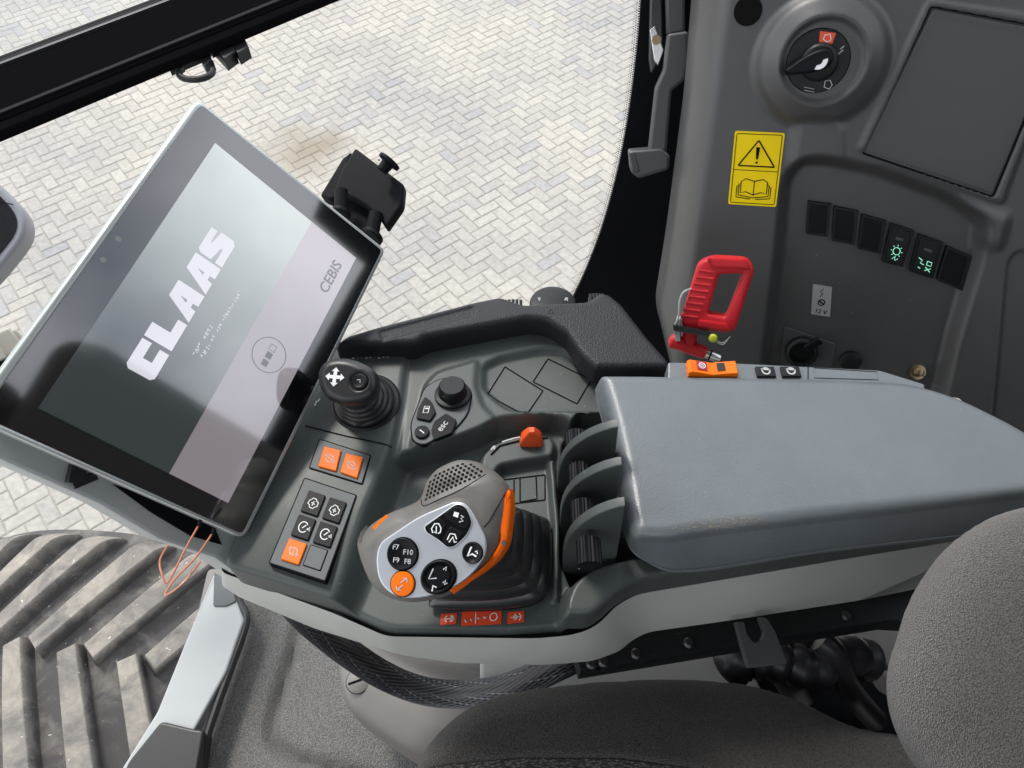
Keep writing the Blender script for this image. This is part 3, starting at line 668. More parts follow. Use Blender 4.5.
# scuffs where the vinyl is worn through to its pale backing
R_ = random.Random(5); mb = MB()
M['scuff'] = mat('scuffed vinyl backing', (.27, .235, .195), .8, .2)
for i in range(220):
    u = R_.gauss(728, 24); v = min(525-(u-728)*.10+R_.gauss(0, 3.2), 532-(u-728)*.1)
    x, y = fp.px(u, v, -.003); z = Fp.z(x, y); f = Fr(fp.w(0, 0, z+.0002), (0, 0, 1)); r = R_.uniform(.00015, .0007)
    dz = (Fp.z(x, y+.001)-Fp.z(x, y-.001))/.002
    f = Fr(fp.w(x, y, z+.00015), (0, -dz, 1)); pts = [(r*1.7*R_.uniform(.6, 1)*math.cos(a), r*R_.uniform(.5, 1)*math.sin(a)) for a in np.linspace(0, 6.28, 8)[:-1]]
    mb.add([f.w(*q) for q in pts], [tuple(range(7))], 'scuff')
mb.build('scuff_mark', pad)
mb = MB(); tube(mb, [fp.w(*(np.array(b)*.85+np.array(a)*.15), -.0325) for a, b in zip(out_, Pb_)], .0009, 'pad', 6, closed=True); mb.build('edge_welt', pad)

# --- rail behind the pad with the rocker and switches
fb = level(-.515); mb = MB(); P = rpoly(fb, [(668, 362), (740, 363), (880, 370), (925, 384), (925, 392), (668, 392)], 0, .002)
plate(mb, fb, P, -.035, 0, 'pad', .0015); rail = mb.build('switch_rail', con)
f = Fr(fb.w(*fb.px(711, 371), .001), (0, 0, 1)); mb = MB(); cx, cy = f.px(711, 369); w_ = .021; V = []; F = []
prof = [(-w_, .0055), (-w_*.9, .0075), (-w_*.5, .0055), (0, .0028), (w_*.5, .0045), (w_*.95, .0055), (w_, .004)]
for x, z in prof:
    for y in (-.008, .0045): V.append(f.w(cx+x, cy+y, z))
b = len(V)
for x, z in prof:
    for y in (-.008, .0045): V.append(f.w(cx+x, cy+y, -.004))
for i in range(6): F += [(2*i, 2*i+2, 2*i+3, 2*i+1), (b+2*i, 2*i+b+1, b+2*i+3, b+2*i+2), (2*i, b+2*i, b+2*i+2, 2*i+2), (2*i+1, 2*i+3, b+2*i+3, b+2*i+1)]
F += [(0, 1, b+1, b), (12, b+12, b+13, 13)]
mb.add(V, F, 'orange')
def slab(mb, x0, x1, y0, y1, m, e):
    g = lambda x: float(np.interp(x, [p[0] for p in prof], [p[1] for p in prof]))+e
    mb.add([f.w(cx+x0, cy+y0, g(x0)), f.w(cx+x1, cy+y0, g(x1)), f.w(cx+x1, cy+y1, g(x1)), f.w(cx+x0, cy+y1, g(x0))], [(0, 1, 2, 3)], m)
slab(mb, -.0135, -.0045, -.005, .0035, 'magenta', .0009); slab(mb, .004, .0105, -.005, .003, 'black', .0008)
ff = Fr(f.w(cx-.009, cy-.0007, .0060), (0.18, 0, 1)); ribbon(mb, ff, circ((0, 0), .0028, 14), .0007, .0002, 'white', True); ribbon(mb, ff, circ((0, 0), .0012, 10), .0006, .0002, 'white', True)
mb.build('rocker_switch', rail, recalc=True)['label'] = 'orange rocker switch with a round maroon symbol'
for u in (765, 790):
    mb = MB(); c = fb.px(u, 373); box(mb, fb, (*c, .0012), (.016, .010, .003), 'black', bev=.0005)
    ribbon(mb, fb, circ((c[0], c[1]), .0032, 12), .0013, .0031, 'paleprint', True); ribbon(mb, fb, [(c[0]-.004, c[1]+.002), (c[0]+.004, c[1]+.001)], .0012, .0031, 'paleprint'); mb.build('push_button', rail)
mb = MB(); ribbon(mb, fb, fb.pts([(814, 368), (877, 372), (878, 380), (814, 378)]), .0006, .0003, 'seam', True); ribbon(mb, fb, fb.pts([(808, 366), (808, 380)]), .0008, .0003, 'seam')
mb.build('blank_panel', rail)

# ================================================================== SMALL JOYSTICK
base = H(366, 402); bw = deck.w(base[0], base[1], base[2]); topc = at(346, 385, .590)
tj = thing('small_joystick', bw, 'small black joystick with a pale cross of four arrows on its knob, beside the display', 'joystick')
ax = unit(topc-bw-np.array([0, 0, 0.0])); mb = MB()
lathe(mb, bw-np.array([0, 0, .002]), (0, 0, 1), [(.0305, 0), (.0305, .0025), (.029, .004), (.0285, .0042), (.001, .0042)], 'black', 48); mb.build('base_ring', tj)
Lx = np.linalg.norm(topc-bw); mb = MB(); V = []; F = []; n = 40
prof = [(.0268, .001)]
for k in range(5):
    r = .0262-.0030*k; z = .004+.0072*k; prof += [(r-.0032, z), (r+.0002, z+.0022), (r, z+.0040), (r-.0036, z+.0058)]
prof += [(.0098, .044), (.0092, .062)]
frj = Fr(bw, (0, 0, 1))
for r, z in prof:
    t = min(1, z/Lx); c = bw+(topc-bw)*t; nrm = unit(np.array([0, 0, 1.0])*(1-t)+ax*t); f = Fr(c, nrm)
    for k in range(n): a = 2*math.pi*k/n; V.append(f.w(r*math.cos(a), r*math.sin(a)))
for i in range(len(prof)-1):
    for k in range(n): F.append((i*n+k, i*n+(k+1) % n, (i+1)*n+(k+1) % n, (i+1)*n+k))
mb.add(V, F, 'rubber'); mb.build('bellows', tj, sharp=80)
nk = unit(np.array([-.10, -.42, .95])); fk = Fr(topc, nk); Pk = fk.pts([(316, 378), (319, 365), (329, 358), (345, 357), (361, 362), (372, 370), (376, 381), (374, 392), (366, 400), (352, 404), (336, 402), (322, 394)])
Pk = spline(ccw(Pk), 4); Fk = Field(fk, Pk, [(circ(fk.px(359, 381), .0078, 24), -.0022, .0015)], rnd=.0075)
mb = MB(); Fk.mesh(mb, .0010, .006, 'rubber'); 
lo = inset(Pk, .0); low2 = inset(Pk, .010); N = len(lo)
V = [fk.w(x, y, -.0125) for x, y in ccw(lo)]+[fk.w(x, y, -.020) for x, y in inset(Pk, .004)]+[fk.w(x, y, -.026) for x, y in low2]
mb.add(V, [(k*N+i, (k+1)*N+i, (k+1)*N+(i+1) % N, k*N+(i+1) % N) for k in range(2) for i in range(N)]+[tuple(2*N+i for i in range(N))[::-1]], 'rubber')
knob = mb.build('knob', tj, sharp=80)
c = fk.px(335, 377); mb = MB()
for k in range(4):
    a = k*math.pi/2-.10; u = np.array([math.cos(a), math.sin(a)]); w2 = np.array([-u[1], u[0]]); c_ = np.array(c)
    for q in ([c_-w2*.0014, c_+u*.0048-w2*.0014, c_+u*.0048+w2*.0014, c_+w2*.0014], [c_+u*.0046-w2*.0031, c_+u*.0078, c_+u*.0046+w2*.0031]): plate(mb, fk, q, .0001, .0005+.00003*k, 'white', 0)
mb.build('arrow_cross', knob)
mb = MB(); c = fk.px(359, 381); lathe(mb, fk.w(*c, -.0022), nk, [(.0066, 0), (.0064, .0015), (.0050, .0026), (.0040, .0022), (.001, .0022)], 'black', 30); ribbon(mb, fk, [(c[0]-.0015, c[1]+.001), (c[0]+.001, c[1]+.001), (c[0]+.001, c[1]-.0015)], .0006, .0004, 'paleprint'); mb.build('thumb_button', knob)

# ================================================================== MULTIFUNCTION LEVER
bt = level(D+TR); hd_n = unit(np.array([-.16, -.42, .90])); hc = at(436, 540, .497); fh = Fr(hc, hd_n)
tl = thing('multifunction_lever', bt.w(*bt.px(500, 568)), 'large taupe grey grip lever with silver button plate, orange crescent and pleated black boot', 'control lever')
# pleated boot: rounded rectangles that shrink as they climb towards the grip
boot0 = spline(ccw(bt.pts([(436, 598), (440, 607), (470, 609), (505, 608), (535, 602), (546, 588), (549, 560), (548, 535), (543, 525), (520, 521), (480, 525), (440, 560)])), 4)
mb = MB(); plate(mb, bt, inset(boot0, -.002), -.001, .0035, 'black', .001); mb.build('boot_ring', tl)
b0 = np.array(boot0); cb = b0.mean(0); top_c = fh.w(*fh.px(470, 535), -.018); n = len(b0); V = []; K = 70
cb3 = bt.w(cb[0], cb[1], .003)
for k in range(K+1):
    t = k/K; s_ = 1-.52*t**.9; ph = math.sin(t*5*2*math.pi+1.2); s_ *= 1+.12*(2*abs(math.sin(t*5*math.pi+.6))-1)
    c = cb3*(1-t)+top_c*t; nrm = unit(np.array([0, 0, 1.0])*(1-t)+hd_n*t); f = Fr(c, nrm)
    for p in b0: q = (p-cb)*s_; V.append(f.w(q[0], q[1]))
F = [(k*n+i, k*n+(i+1) % n, (k+1)*n+(i+1) % n, (k+1)*n+i) for k in range(K) for i in range(n)]+[tuple(K*n+i for i in range(n))]
M['bootm'] = mat('glossy black boot rubber', (.016, .016, .017), .28, .8, bump=(300, .15)); mb = MB().add(V, F, 'bootm'); mb.build('boot', tl, sharp=80)
head_px = [(357, 550), (359, 536), (372, 523), (388, 513), (404, 506), (418, 498), (424, 482), (433, 470), (445, 463), (459, 459), (478, 463), (494, 474), (505, 487), (509, 505), (505, 530), (498, 552), (480, 572), (458, 588), (436, 599), (408, 603), (384, 596), (368, 580)]
Ph = spline(ccw(fh.pts(head_px, -.012)), 3)
grille = spline(fh.pts([(421, 498), (425, 483), (435, 471), (446, 465), (460, 461), (478, 465), (484, 471), (470, 481), (450, 489), (432, 497), (424, 503)]), 3)
platepx = [(379, 543), (418, 517), (455, 501), (466, 503), (474, 514), (487, 540), (486, 556), (472, 575), (452, 589), (424, 598), (397, 598), (380, 584), (376, 562)]
Pp = fillet(fh.pts(platepx, .001), .007, 5)
Fh = Field(fh, Ph, [(fillet(fh.pts([(400, 520), (428, 500), (486, 474), (520, 480), (520, 420), (380, 420), (390, 500)]), .01, 4), -.0035, .008), (inset(Pp, -.001), .001, .004)], rnd=.017)
mb = MB(); Fh.mesh(mb, .00115, .004, 'joy')
R0 = ccw(Ph); N = len(R0); rings = [(R0, -.0205), (inset(R0, -.0005), -.028), (inset(R0, .004), -.040), (inset(R0, .014), -.049)]
mb.add([fh.w(x, y, z) for R_, z in rings for x, y in R_], [((k+1)*N+i, (k+1)*N+(i+1) % N, k*N+(i+1) % N, k*N+i) for k in range(3) for i in range(N)]+[tuple(3*N+i for i in range(N))[::-1]], 'joy')
# perforations
gx = np.array(grille); e1 = unit(fh.px(486, 472)-np.array(fh.px(421, 501))); e2 = np.array([-e1[1], e1[0]]); c0 = gx.mean(0); st = .0031
holes = []
for i in range(-14, 15):
    for j in range(-10, 11):
        p = c0+e1*(i+(j % 2)*.5)*st*1.08+e2*j*st*.80
        if float(sdf(grille, np.array([p[0]]), np.array([p[1]]))[0]) > .0007: holes.append(p)
head = mb.build('grip', tl, sharp=75)
mb = MB()
for p in holes:
    z = Fh.z(*p); gx_ = (Fh.z(p[0]+.0006, p[1])-Fh.z(p[0]-.0006, p[1]))/.0012; gy_ = (Fh.z(p[0], p[1]+.0006)-Fh.z(p[0], p[1]-.0006))/.0012
    nn = unit(fh.n-fh.ex*gx_-fh.ey*gy_); f = Fr(fh.w(p[0], p[1], z)+nn*.00025, nn, fh.ex); mb.add([f.w(*q) for q in circ((0, 0), .00115, 10)], [tuple(range(10))], 'joyd')
mb.build('speaker_grille', head)
mb = MB()
# seam between the grip halves
L = [(421, 499), (424, 506), (440, 499), (462, 489), (486, 474)]
def onhead(u, v):
    h = 0
    for _ in range(5): x, y = fh.px(u, v, h); h = Fh.z(x, y)
    return x, y, h
def headline(mb, L, wd, m, closed=False, lift=.0004):
    Q = [onhead(u, v) for u, v in L]; V = []; F = []; N = len(Q)
    for i in range(N):
        a = np.array(Q[i-1] if (i or closed) else Q[i]); c = np.array(Q[(i+1) % N] if (i < N-1 or closed) else Q[i]); d = (c-a)[:2]; d = d/(np.linalg.norm(d)+1e-12); q = np.array([-d[1], d[0]])*wd/2
        V += [fh.w(Q[i][0]+q[0], Q[i][1]+q[1], Q[i][2]+lift), fh.w(Q[i][0]-q[0], Q[i][1]-q[1], Q[i][2]+lift)]
    for i in range(N if closed else N-1): j = (i+1) % N; F.append((2*i, 2*i+1, 2*j+1, 2*j))
    mb.add(V, F, m)
headline(mb, spline(L, 4, False), .0006, 'seam'); headline(mb, spline([(506, 492), (498, 506), (490, 520), (484, 527)], 4, False), .0006, 'seam'); mb.build('seam_line', head)
mb = MB(); headline(mb, [(374, 529), (381, 522), (388, 516)], .0030, 'orange', lift=.0008); mb.build('side_button', head)['label'] = 'thin orange side button'
mb = MB(); headline(mb, [(361, 541), (364, 533), (369, 527)], .0045, 'black', lift=.001); mb.build('side_wheel', head)
fp_mb = MB(); plate(fp_mb, fh, Pp, 0, .0024, 'silver', .0012, 3); face = fp_mb.build('face_plate', head, sharp=50)
# crescent on the far edge
cr = [(510, 489), (512, 505), (510, 528), (507, 545), (497, 561), (480, 575), (462, 586), (450, 592), (464, 582), (480, 569), (494, 553), (501, 540), (500, 525), (502, 508), (506, 496)]
Pc = spline(ccw(fh.pts(cr, -.012)), 3); mb = MB(); Pc2 = Pc
plate(mb, fh, Pc, -.026, -.0075, 'redor2', .0025, 3); mb.build('crescent', head, sharp=60)
x, y = fh.px(504, 543, -.007); mb = MB(); lathe(mb, fh.w(x, y, -.0068), hd_n, [(.0016, 0), (.0016, .0014), (.0001, .0014)], 'alu', 14); mb.build('screw', head)
def hb(px, name, m='btn', h=.0042, r=.002, mark=None):
    mb = MB(); P = fillet(fh.pts(px, h), r, 5); plate(mb, fh, P, 0, h, m, .0008)
    c = np.array(P).mean(0)
    if mark: mark(mb, c, h+.0003)
    return mb.build(name, face, sharp=50)
def disc(u, v, ru, name, m, mark, h=.0045, prof=None, sy=1.0, rot=0, ring=True):
    c = np.array(fh.px(u, v, h)); mb = MB(); r = ru*.497/FL
    if ring: plate(mb, fh, circ(c, r*1.07, 40, r*1.07*sy, rot=rot), 0, .0030, 'seam', .0004)
    rg = [(1.0, .001), (1.0, h-.001), (.95, h), (.74, h-.0008), (.5, h-.0014), (.02, h-.0015)] if prof is None else prof
    P0 = [circ(c, r*k, 40, r*k*sy, rot=rot) for k, z in rg]; V = [fh.w(x, y, z) for P, (k, z) in zip(P0, rg) for x, y in P]; n = 40
    mb.add(V, [(q*n+i, q*n+(i+1) % n, (q+1)*n+(i+1) % n, (q+1)*n+i) for q in range(len(rg)-1) for i in range(n)]+[tuple((len(rg)-1)*n+i for i in range(n))], m)
    mark(mb, c, rg[-1][1]+.0004, r); return mb.build(name, face, sharp=50)
fa = lambda d: math.atan2(*(np.array(fh.px(440+d[0]*20, 540+d[1]*20))-np.array(fh.px(440, 540)))[::-1])
A0 = fa((.86, -.5))
def m_quad(mb, c, z, r):
    for k, (s, o) in enumerate((('F7', (-.45, .42)), ('F10', (.38, .1)), ('F9', (-.4, -.4)), ('F8', (.36, -.48)))):
        text(mb, fh, s, (c[0]+o[0]*r, c[1]+o[1]*r), -.05, r*.46, z+.0006, M['paleprint'])
    for a in (.3, 1.9, 3.5, 5.1): ribbon(mb, fh, [(c[0]+r*.35*math.cos(a), c[1]+r*.35*math.sin(a)), (c[0]+r*.75*math.cos(a), c[1]+r*.75*math.sin(a))], .0006, z+.0003, 'seam')
disc(402, 554, 15.5, 'round_button', 'btn', m_quad)
def m_orange(mb, c, z, r):
    for s in (1, -1): ribbon(mb, fh, [(c[0]-s*r*.1, c[1]+s*r*.1), (c[0]+s*r*.35, c[1]+s*r*.4)], .0007, z, 'paleprint'); ribbon(mb, fh, [(c[0]+s*r*.45, c[1]+s*r*.15), (c[0]+s*r*.4, c[1]+s*r*.45), (c[0]+s*r*.1, c[1]+s*r*.45)], .0007, z, 'paleprint')
disc(402, 584, 12.3, 'round_button', 'orange', m_orange, prof=[(1, .001), (1, .0030), (.93, .0042), (.6, .0046), (.02, .0047)])['label'] = 'orange round button'
def m_arrows(mb, c, z, r):
    P = lambda x, y: (c[0]+x*r, c[1]+y*r)
    ribbon(mb, fh, [P(-.25, .45), P(-.5, -.1), P(-.05, -.05)], .0009, z+.001, 'paleprint'); ribbon(mb, fh, [P(-.3, -.75), P(-.25, -.45), P(-.05, -.55)], .0009, z+.001, 'white')
    ribbon(mb, fh, [P(.3, .4), P(.5, .55), P(.45, .35)], .0008, z+.001, 'paleprint'); ribbon(mb, fh, [P(.3, -.3), P(.45, -.15), P(.4, -.4), P(.55, -.3)], .0008, z+.001, 'paleprint')
disc(438, 577, 18, 'round_button', 'btn', m_arrows, sy=.86, rot=A0, prof=[(1.0, .001), (1.0, .0040), (.93, .0050), (.8, .0030), (.70, .0028), (.66, .0040), (.02, .0042)])
def m_nav(mb, c, z, r):
    P = lambda x, y: (c[0]+x*r, c[1]+y*r); ribbon(mb, fh, [P(-.1, .6), P(-.5, -.35), P(0, -.1), P(.4, -.35)], .0012, z, 'white'); ribbon(mb, fh, [P(.25, .1), P(.45, .2), P(.5, -.1)], .0008, z, 'white')
disc(472, 553, 10, 'round_button', 'btn', m_nav)
rim = fillet(fh.pts([(423, 526), (457, 502), (467, 506), (474, 522), (468, 536), (455, 548), (447, 549), (438, 541), (425, 533)], .003), .004, 5); mb = MB(); plate(mb, fh, rim, 0, .0032, 'silver', .001, 3); plate(mb, fh, inset(rim, .0011), .002, .0035, 'seam', 0); mb.build('key_surround', face)
def mk(kind):
    def f(mb, c, z):
        P = lambda x, y: (c[0]+x*.004, c[1]+y*.004)
        if kind == 0: plate(mb, fh, [P(-.9, .2), P(-.1, -.1), P(.1, .7), P(-.7, .9)], z-.0003, z, 'white', 0); ribbon(mb, fh, [P(.1, -.8), P(.8, -.6), P(.4, -.2), P(.9, 0), P(.4, .3)], .0008, z, 'paleprint')
        elif kind == 1: ribbon(mb, fh, [P(-.6, -.7), P(-.8, 0), P(-.3, .8), P(.4, .8), P(.8, .1), P(.7, -.6), P(.3, -.8)], .0008, z, 'white'); ribbon(mb, fh, [P(0, .4), P(0, -.8), P(-.4, -.5)], .0008, z, 'white')
        else: ribbon(mb, fh, [P(-.8, -.3), P(-.3, .7), P(.5, .6), P(.8, -.2)], .0008, z, 'white'); ribbon(mb, fh, [P(-.5, -.7), P(.2, .2), P(.4, -.7), P(.8, -.6)], .0008, z, 'white')
    return f
hb([(443, 514), (456, 506), (465, 509), (471, 522), (465, 530), (451, 522)], 'key_cap', mark=mk(0)); hb([(426, 526), (438, 517), (447, 524), (439, 540), (432, 536)], 'key_cap', mark=mk(1)); hb([(450, 526), (464, 533), (456, 544), (448, 546), (442, 541)], 'key_cap', mark=mk(2))

# ================================================================== DISPLAY
f2 = 745
Am, Bm, Cm, Dm = [at(*p) for p in (((200, 103), .62), ((381, 252), .62), ((237, 535), .62), ((-20, 416), .62))] if False else (None,)*4
mn = np.array([0.69154, -0.35725, 0.62781]); mA = at(200, 103, .58); fm = Fr(mA, mn, (-0.3294, -0.929, -0.166))   # ex runs along the long side (image left edge)
mon_px = [(200, 101), (384, 250), (243, 537), (-24, 417)]
tm = thing('display_terminal', at(60, 480, .60), 'large tilted touchscreen with a silver rim showing its start-up picture', 'display')
Pm_ = fillet(fm.pts(mon_px), .006, 6)
mb = MB(); Ph_ = fillet(fm.pts([(197, 99), (385.5, 250), (244, 539), (-33, 416)], -.005), .007, 6); plate(mb, fm, Ph_, -.016, -.0030, 'monrim', .003, 3); mb.build('housing', tm, sharp=50)
mb = MB(); plate(mb, fm, inset(Pm_, .006), -.030, -.0138, 'monback', 0); 
mb.build('rear_cover', tm)
mb = MB(); plate(mb, fm, inset(Pm_, .0018), -.008, 0, 'bezel', 0); bz = mb.build('bezel', tm, sharp=50)
scr = [(215, 143), (356, 258), (228, 503), (38, 408)]; sc_ = np.array(fm.pts(scr)); q = quad(sc_)   # x: across (top -> band side), y: down the long side
def sq(x0, x1, y0, y1): return [q(x0, y0), q(x1, y0), q(x1, y1), q(x0, y1)]
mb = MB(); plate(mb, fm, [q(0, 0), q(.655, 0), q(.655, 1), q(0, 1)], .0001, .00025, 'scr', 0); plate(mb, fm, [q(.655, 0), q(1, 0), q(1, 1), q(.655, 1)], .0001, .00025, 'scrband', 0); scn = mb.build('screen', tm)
# wordmark: blocky slanted capitals. Letter space: s along the text, t up
o_ = np.array(fm.px(153, 382, .0004)); e_ = np.array(fm.px(236, 244, .0004))   # foot of C, foot of last S
tl_ = np.array(fm.px(129, 359, .0004))-o_; 
sv = e_-o_; sv_len = np.linalg.norm(sv); su = sv/sv_len; tu = np.array([-su[1], su[0]]); tu = tu if tu@tl_ > 0 else -tu; th = abs(tl_@tu)
mb = MB()
def poly(pts, s0, w_, sl=.0):
    P = [tuple(o_+su*(s0+(x+sl*y)*w_)+tu*(y*th)) for x, y in pts]; plate(mb, fm, P, .00025, .00055, 'scrtext', 0)
LW = sv_len/5.0
for k, ch in enumerate('CLAAS'):
    s0 = k*LW*1.02; w_ = LW*.95
    if ch == 'C': poly([(.0, .12), (.10, 0), (.95, 0), (.95, .34), (.48, .34), (.48, .66), (1.0, .66), (1.0, 1), (.12, 1), (.0, .88)], s0, w_)
    elif ch == 'L': poly([(.02, 0), (.98, 0), (.98, .34), (.50, .34), (.50, 1), (.02, 1)], s0, w_)
    elif ch == 'A':
        poly([(.0, 0), (.42, 0), (.45, .2), (.60, .2), (.60, 0), (1.0, 0), (1.0, 1), (.42, 1)], s0, w_)
        P = [tuple(o_+su*(s0+x*w_)+tu*(y*th)) for x, y in ((.50, .42), (.60, .42), (.60, .68))]; plate(mb, fm, P, .0005, .0007, 'scr', 0)
    else: poly([(.0, 0), (.86, 0), (1.0, .12), (1.0, .62), (.50, .72), (.50, .76), (.95, .76), (.95, 1), (.12, 1), (.02, .88), (.02, .46), (.52, .36), (.52, .28), (.0, .28)], s0, w_)
mb.build('wordmark', scn, sharp=20)
mb = MB(); ang = math.atan2(su[1], su[0])
text(mb, fm, 'CEBIS', fm.px(331, 277, .0004), ang, .0130, .0006, M['scrdark']); mb.build('product_lettering', scn); mb = MB()
R_ = random.Random(2)
for row, (a, b, n_) in enumerate((((193, 356), (211, 326), 9), ((201, 358), (240, 291), 24))):
    pa, pb = np.array(fm.px(*a)), np.array(fm.px(*b)); d = pb-pa
    for i in range(n_):
        if R_.random() < .1: continue
        c = pa+d*(i+.5)/n_; w_ = np.linalg.norm(d)/n_*.62; hgt = .0028*(R_.choice((.7, 1)))
        G = [(-.5, -.5), (-.5, .5), (.5, .5), (.5, -.5), (0, .5), (0, -.5), (-.5, 0), (.5, 0)]
        for _ in range(R_.choice((1, 2, 2))):
            a_, b_, c_ = R_.sample(G, 3); ribbon(mb, fm, [c+su*w_*g[0]+tu*hgt*g[1] for g in (a_, b_, c_)], .00045, .0005, 'scrtext')
mb.build('status_line', scn); mb = MB(); cc = np.array(fm.px(269, 355)); ribbon(mb, fm, circ(cc, .0145, 48), .0007, .0005, 'scrdark', True)
for k, (s_, full) in enumerate(((-.0075, 1), (-.0005, 1), (.0065, 0))):
    p = cc+su*s_; Q = [p-su*.0026-tu*.0026, p+su*.0026-tu*.0026, p+su*.0026+tu*.0026, p-su*.0026+tu*.0026]
    if full: plate(mb, fm, [tuple(x) for x in Q], .0003, .0006, 'scrdark', 0)
    else: ribbon(mb, fm, Q, .0006, .0005, 'scrdark', True)
mb.build('progress_symbol', scn)
for p in ((118, 239), (103, 260)): mb = MB(); plate(mb, fm, circ(fm.px(*p), .0021, 20), -.0002, .0004, 'stick', 0); mb.build('light_sensor', bz)
# rear arm below the display and its clamp knob
fa_ = Fr(mA-mn*.05, mn, fm.ex); mb = MB(); P = fa_.pts([(-60, 395), (-10, 428), (60, 440), (140, 470), (238, 530), (226, 572), (204, 556), (150, 538), (90, 503), (0, 463), (-60, 432)])
plate(mb, fa_, P, -.02, .022, 'monback', .003); arm = mb.build('support_arm', tm)
mb = MB(); P = fa_.pts([(112, 484), (150, 496), (212, 522), (222, 545), (190, 536), (150, 512)], .022); plate(mb, fa_, P, .015, .0232, 'void', .001); mb.build('arm_opening', arm)
mb = MB(); c = fa_.w(*fa_.px(66, 470), .030); f = Fr(c, mn, fm.ex); box(mb, f, (0, 0, 0), (.018, .010, .010), 'black', .3); box(mb, f, (.004, .007, .002), (.006, .016, .005), 'black', .9); mb.build('clamp_knob', arm)

# ================================================================== PHONE HOLDER behind the display corner
M['holder'] = mat('matt black clamp plastic', (.010, .0105, .012), .5, .08, bump=(900, .2))
M['black_keep'] = M['black']; M['black'] = M['holder']
ph_n = unit(np.array([-.1, -.35, .93])); fpH = Fr(at(365, 190, .80), ph_n)
tp = thing('phone_holder', fpH.w(0, 0, -.03), 'black spring clamp phone holder with round feet, behind the corner of the large display', 'phone holder')
mb = MB(); P = fillet(fpH.pts([(355, 147), (404, 184), (402, 205), (386, 228), (378, 216), (366, 206), (348, 196), (333, 193), (342, 168)]), .004, 4); plate(mb, fpH, P, -.012, 0, 'black', .003, 3); hold = mb.build('clamp_plate', tp, sharp=50)
mb = MB(); P = fillet(fpH.pts([(343, 158), (352, 152), (338, 196), (330, 200), (320, 196)], -.014), .003, 3); plate(mb, fpH, P, -.03, -.013, 'black', .002); mb.build('side_jaw', tp)
mb = MB(); P = fillet(fpH.pts([(345, 196), (366, 206), (377, 217), (364, 232), (350, 222), (338, 212)], -.014), .003, 3); plate(mb, fpH, P, -.03, -.013, 'void', .002); mb.build('spring_block', tp)
def foot(u0, v0, u1, v1, r):
    a, b = at(u0, v0, .79), at(u1, v1, .785); mb = MB(); tube(mb, [a, b], .0072, 'black', 16); ax_ = unit(unit(b-a)+np.array([-.25, 0, .35]))
    lathe(mb, b, ax_, [(r*.6, -.003), (r, -.001), (r, .003), (r*.85, .0045), (.0005, .005)], 'black', 28); mb.build('clamp_foot', tp)
def foot_(u0, v0, u1, v1, r):
    a, b = at(u0, v0, .70), at(u1, v1, .665); mb = MB(); tube(mb, [a, b], .0065, 'black', 16); d = unit(b-a); ax_ = unit(d+np.array([0, 0, .5])); c = b
    lathe(mb, c, ax_, [(r*.6, -.004), (r, -.001), (r, .003), (r*.8, .005), (.0005, .0055)], 'black', 28, ex=(1, .6, 0), sx=1.25, sy=.75); mb.build('clamp_foot', tp)
foot(341, 190, 341, 213, .0105); foot(376, 213, 372, 236, .0125)
mb = MB(); c = at(389, 162, .785); lathe(mb, c, (.55, .62, .35), [(.006, -.012), (.007, -.002), (.0125, -.001), (.0125, .002), (.0005, .004)], 'black', 30)
for u, v in ((379, 160), (388, 167)): lathe(mb, at(u, v, .783), (0, -.5, 1), [(.0012, 0), (.0012, .0015), (.0001, .0016)], 'alu', 10)
mb.build('top_clip', tp)

M['black'] = M['black_keep']
# ================================================================== OPEN WINDOW FRAME (upper left)
tw = thing('window_frame', level(-.8).w(-.62, 1.2), 'black window frame rail with a round latch, swung open above the paving', 'window frame')
fw = level(-.75); a, b = np.array(fw.px(-400, 246)), np.array(fw.px(760, -208)); d = (b-a)/np.linalg.norm(b-a); nrm = np.array([-d[1], d[0]]); LR = np.linalg.norm(b-a)
pxw = lambda v0: np.linalg.norm
def rail_(name, o0, o1, z0, z1, m, bev=.004, par=tw):
    mb = MB(); P = [tuple(a+nrm*o0), tuple(b+nrm*o0), tuple(b+nrm*o1), tuple(a+nrm*o1)]; plate(mb, fw, P, z0, z1, m, bev, 3); return mb.build(name, par, sharp=50)
wt = abs((np.array(fw.px(0, 63))-np.array(fw.px(0, 133)))@nrm)
w0 = (np.array(fw.px(0, 133))-a)@nrm+wt*.07; M['railm'] = mat('matt black frame paint', (.004, .004, .0045), .85, 0)
M['gloss'] = mat('black painted frame', (.005, .005, .0055), .5, .05)
rail_('rail', w0+wt*.12, w0+wt*.86, -.022, .0, 'railm', .006); rail_('lower_seal', w0, w0+wt*.12, -.022, -.004, 'railm', .004); rail_('inner_lip', w0+wt*.15, w0+wt*.20, -.03, .005, 'gloss', .002)
rail_('trim_strip', w0+wt*.885, w0+wt*.92, -.02, .003, 'steel', .001); rail_('upper_seal', w0+wt*.94, w0+wt*1.03, -.03, -.002, 'gloss', .003); rail_('upper_seal', w0+wt*1.045, w0+wt*1.09, -.03, -.004, 'gloss', .002)
mb = MB(); P = [tuple(a+nrm*(w0+wt*1.0)), tuple(b+nrm*(w0+wt*1.0)), tuple(b+nrm*(w0+wt*4)), tuple(a+nrm*(w0+wt*4))]; plate(mb, fw, P, -.02, -.016, 'glass', 0); mb.build('pane', tw)
lat = MB(); dl = 1.30
c = fw.px(190, 57); ring = [fw.w(c[0]+.030*math.cos(t), c[1]+.022*math.sin(t), -.03) for t in np.linspace(math.pi*.85, math.pi*2.1, 14)]
tube(lat, ring, .006, 'black', 10); 
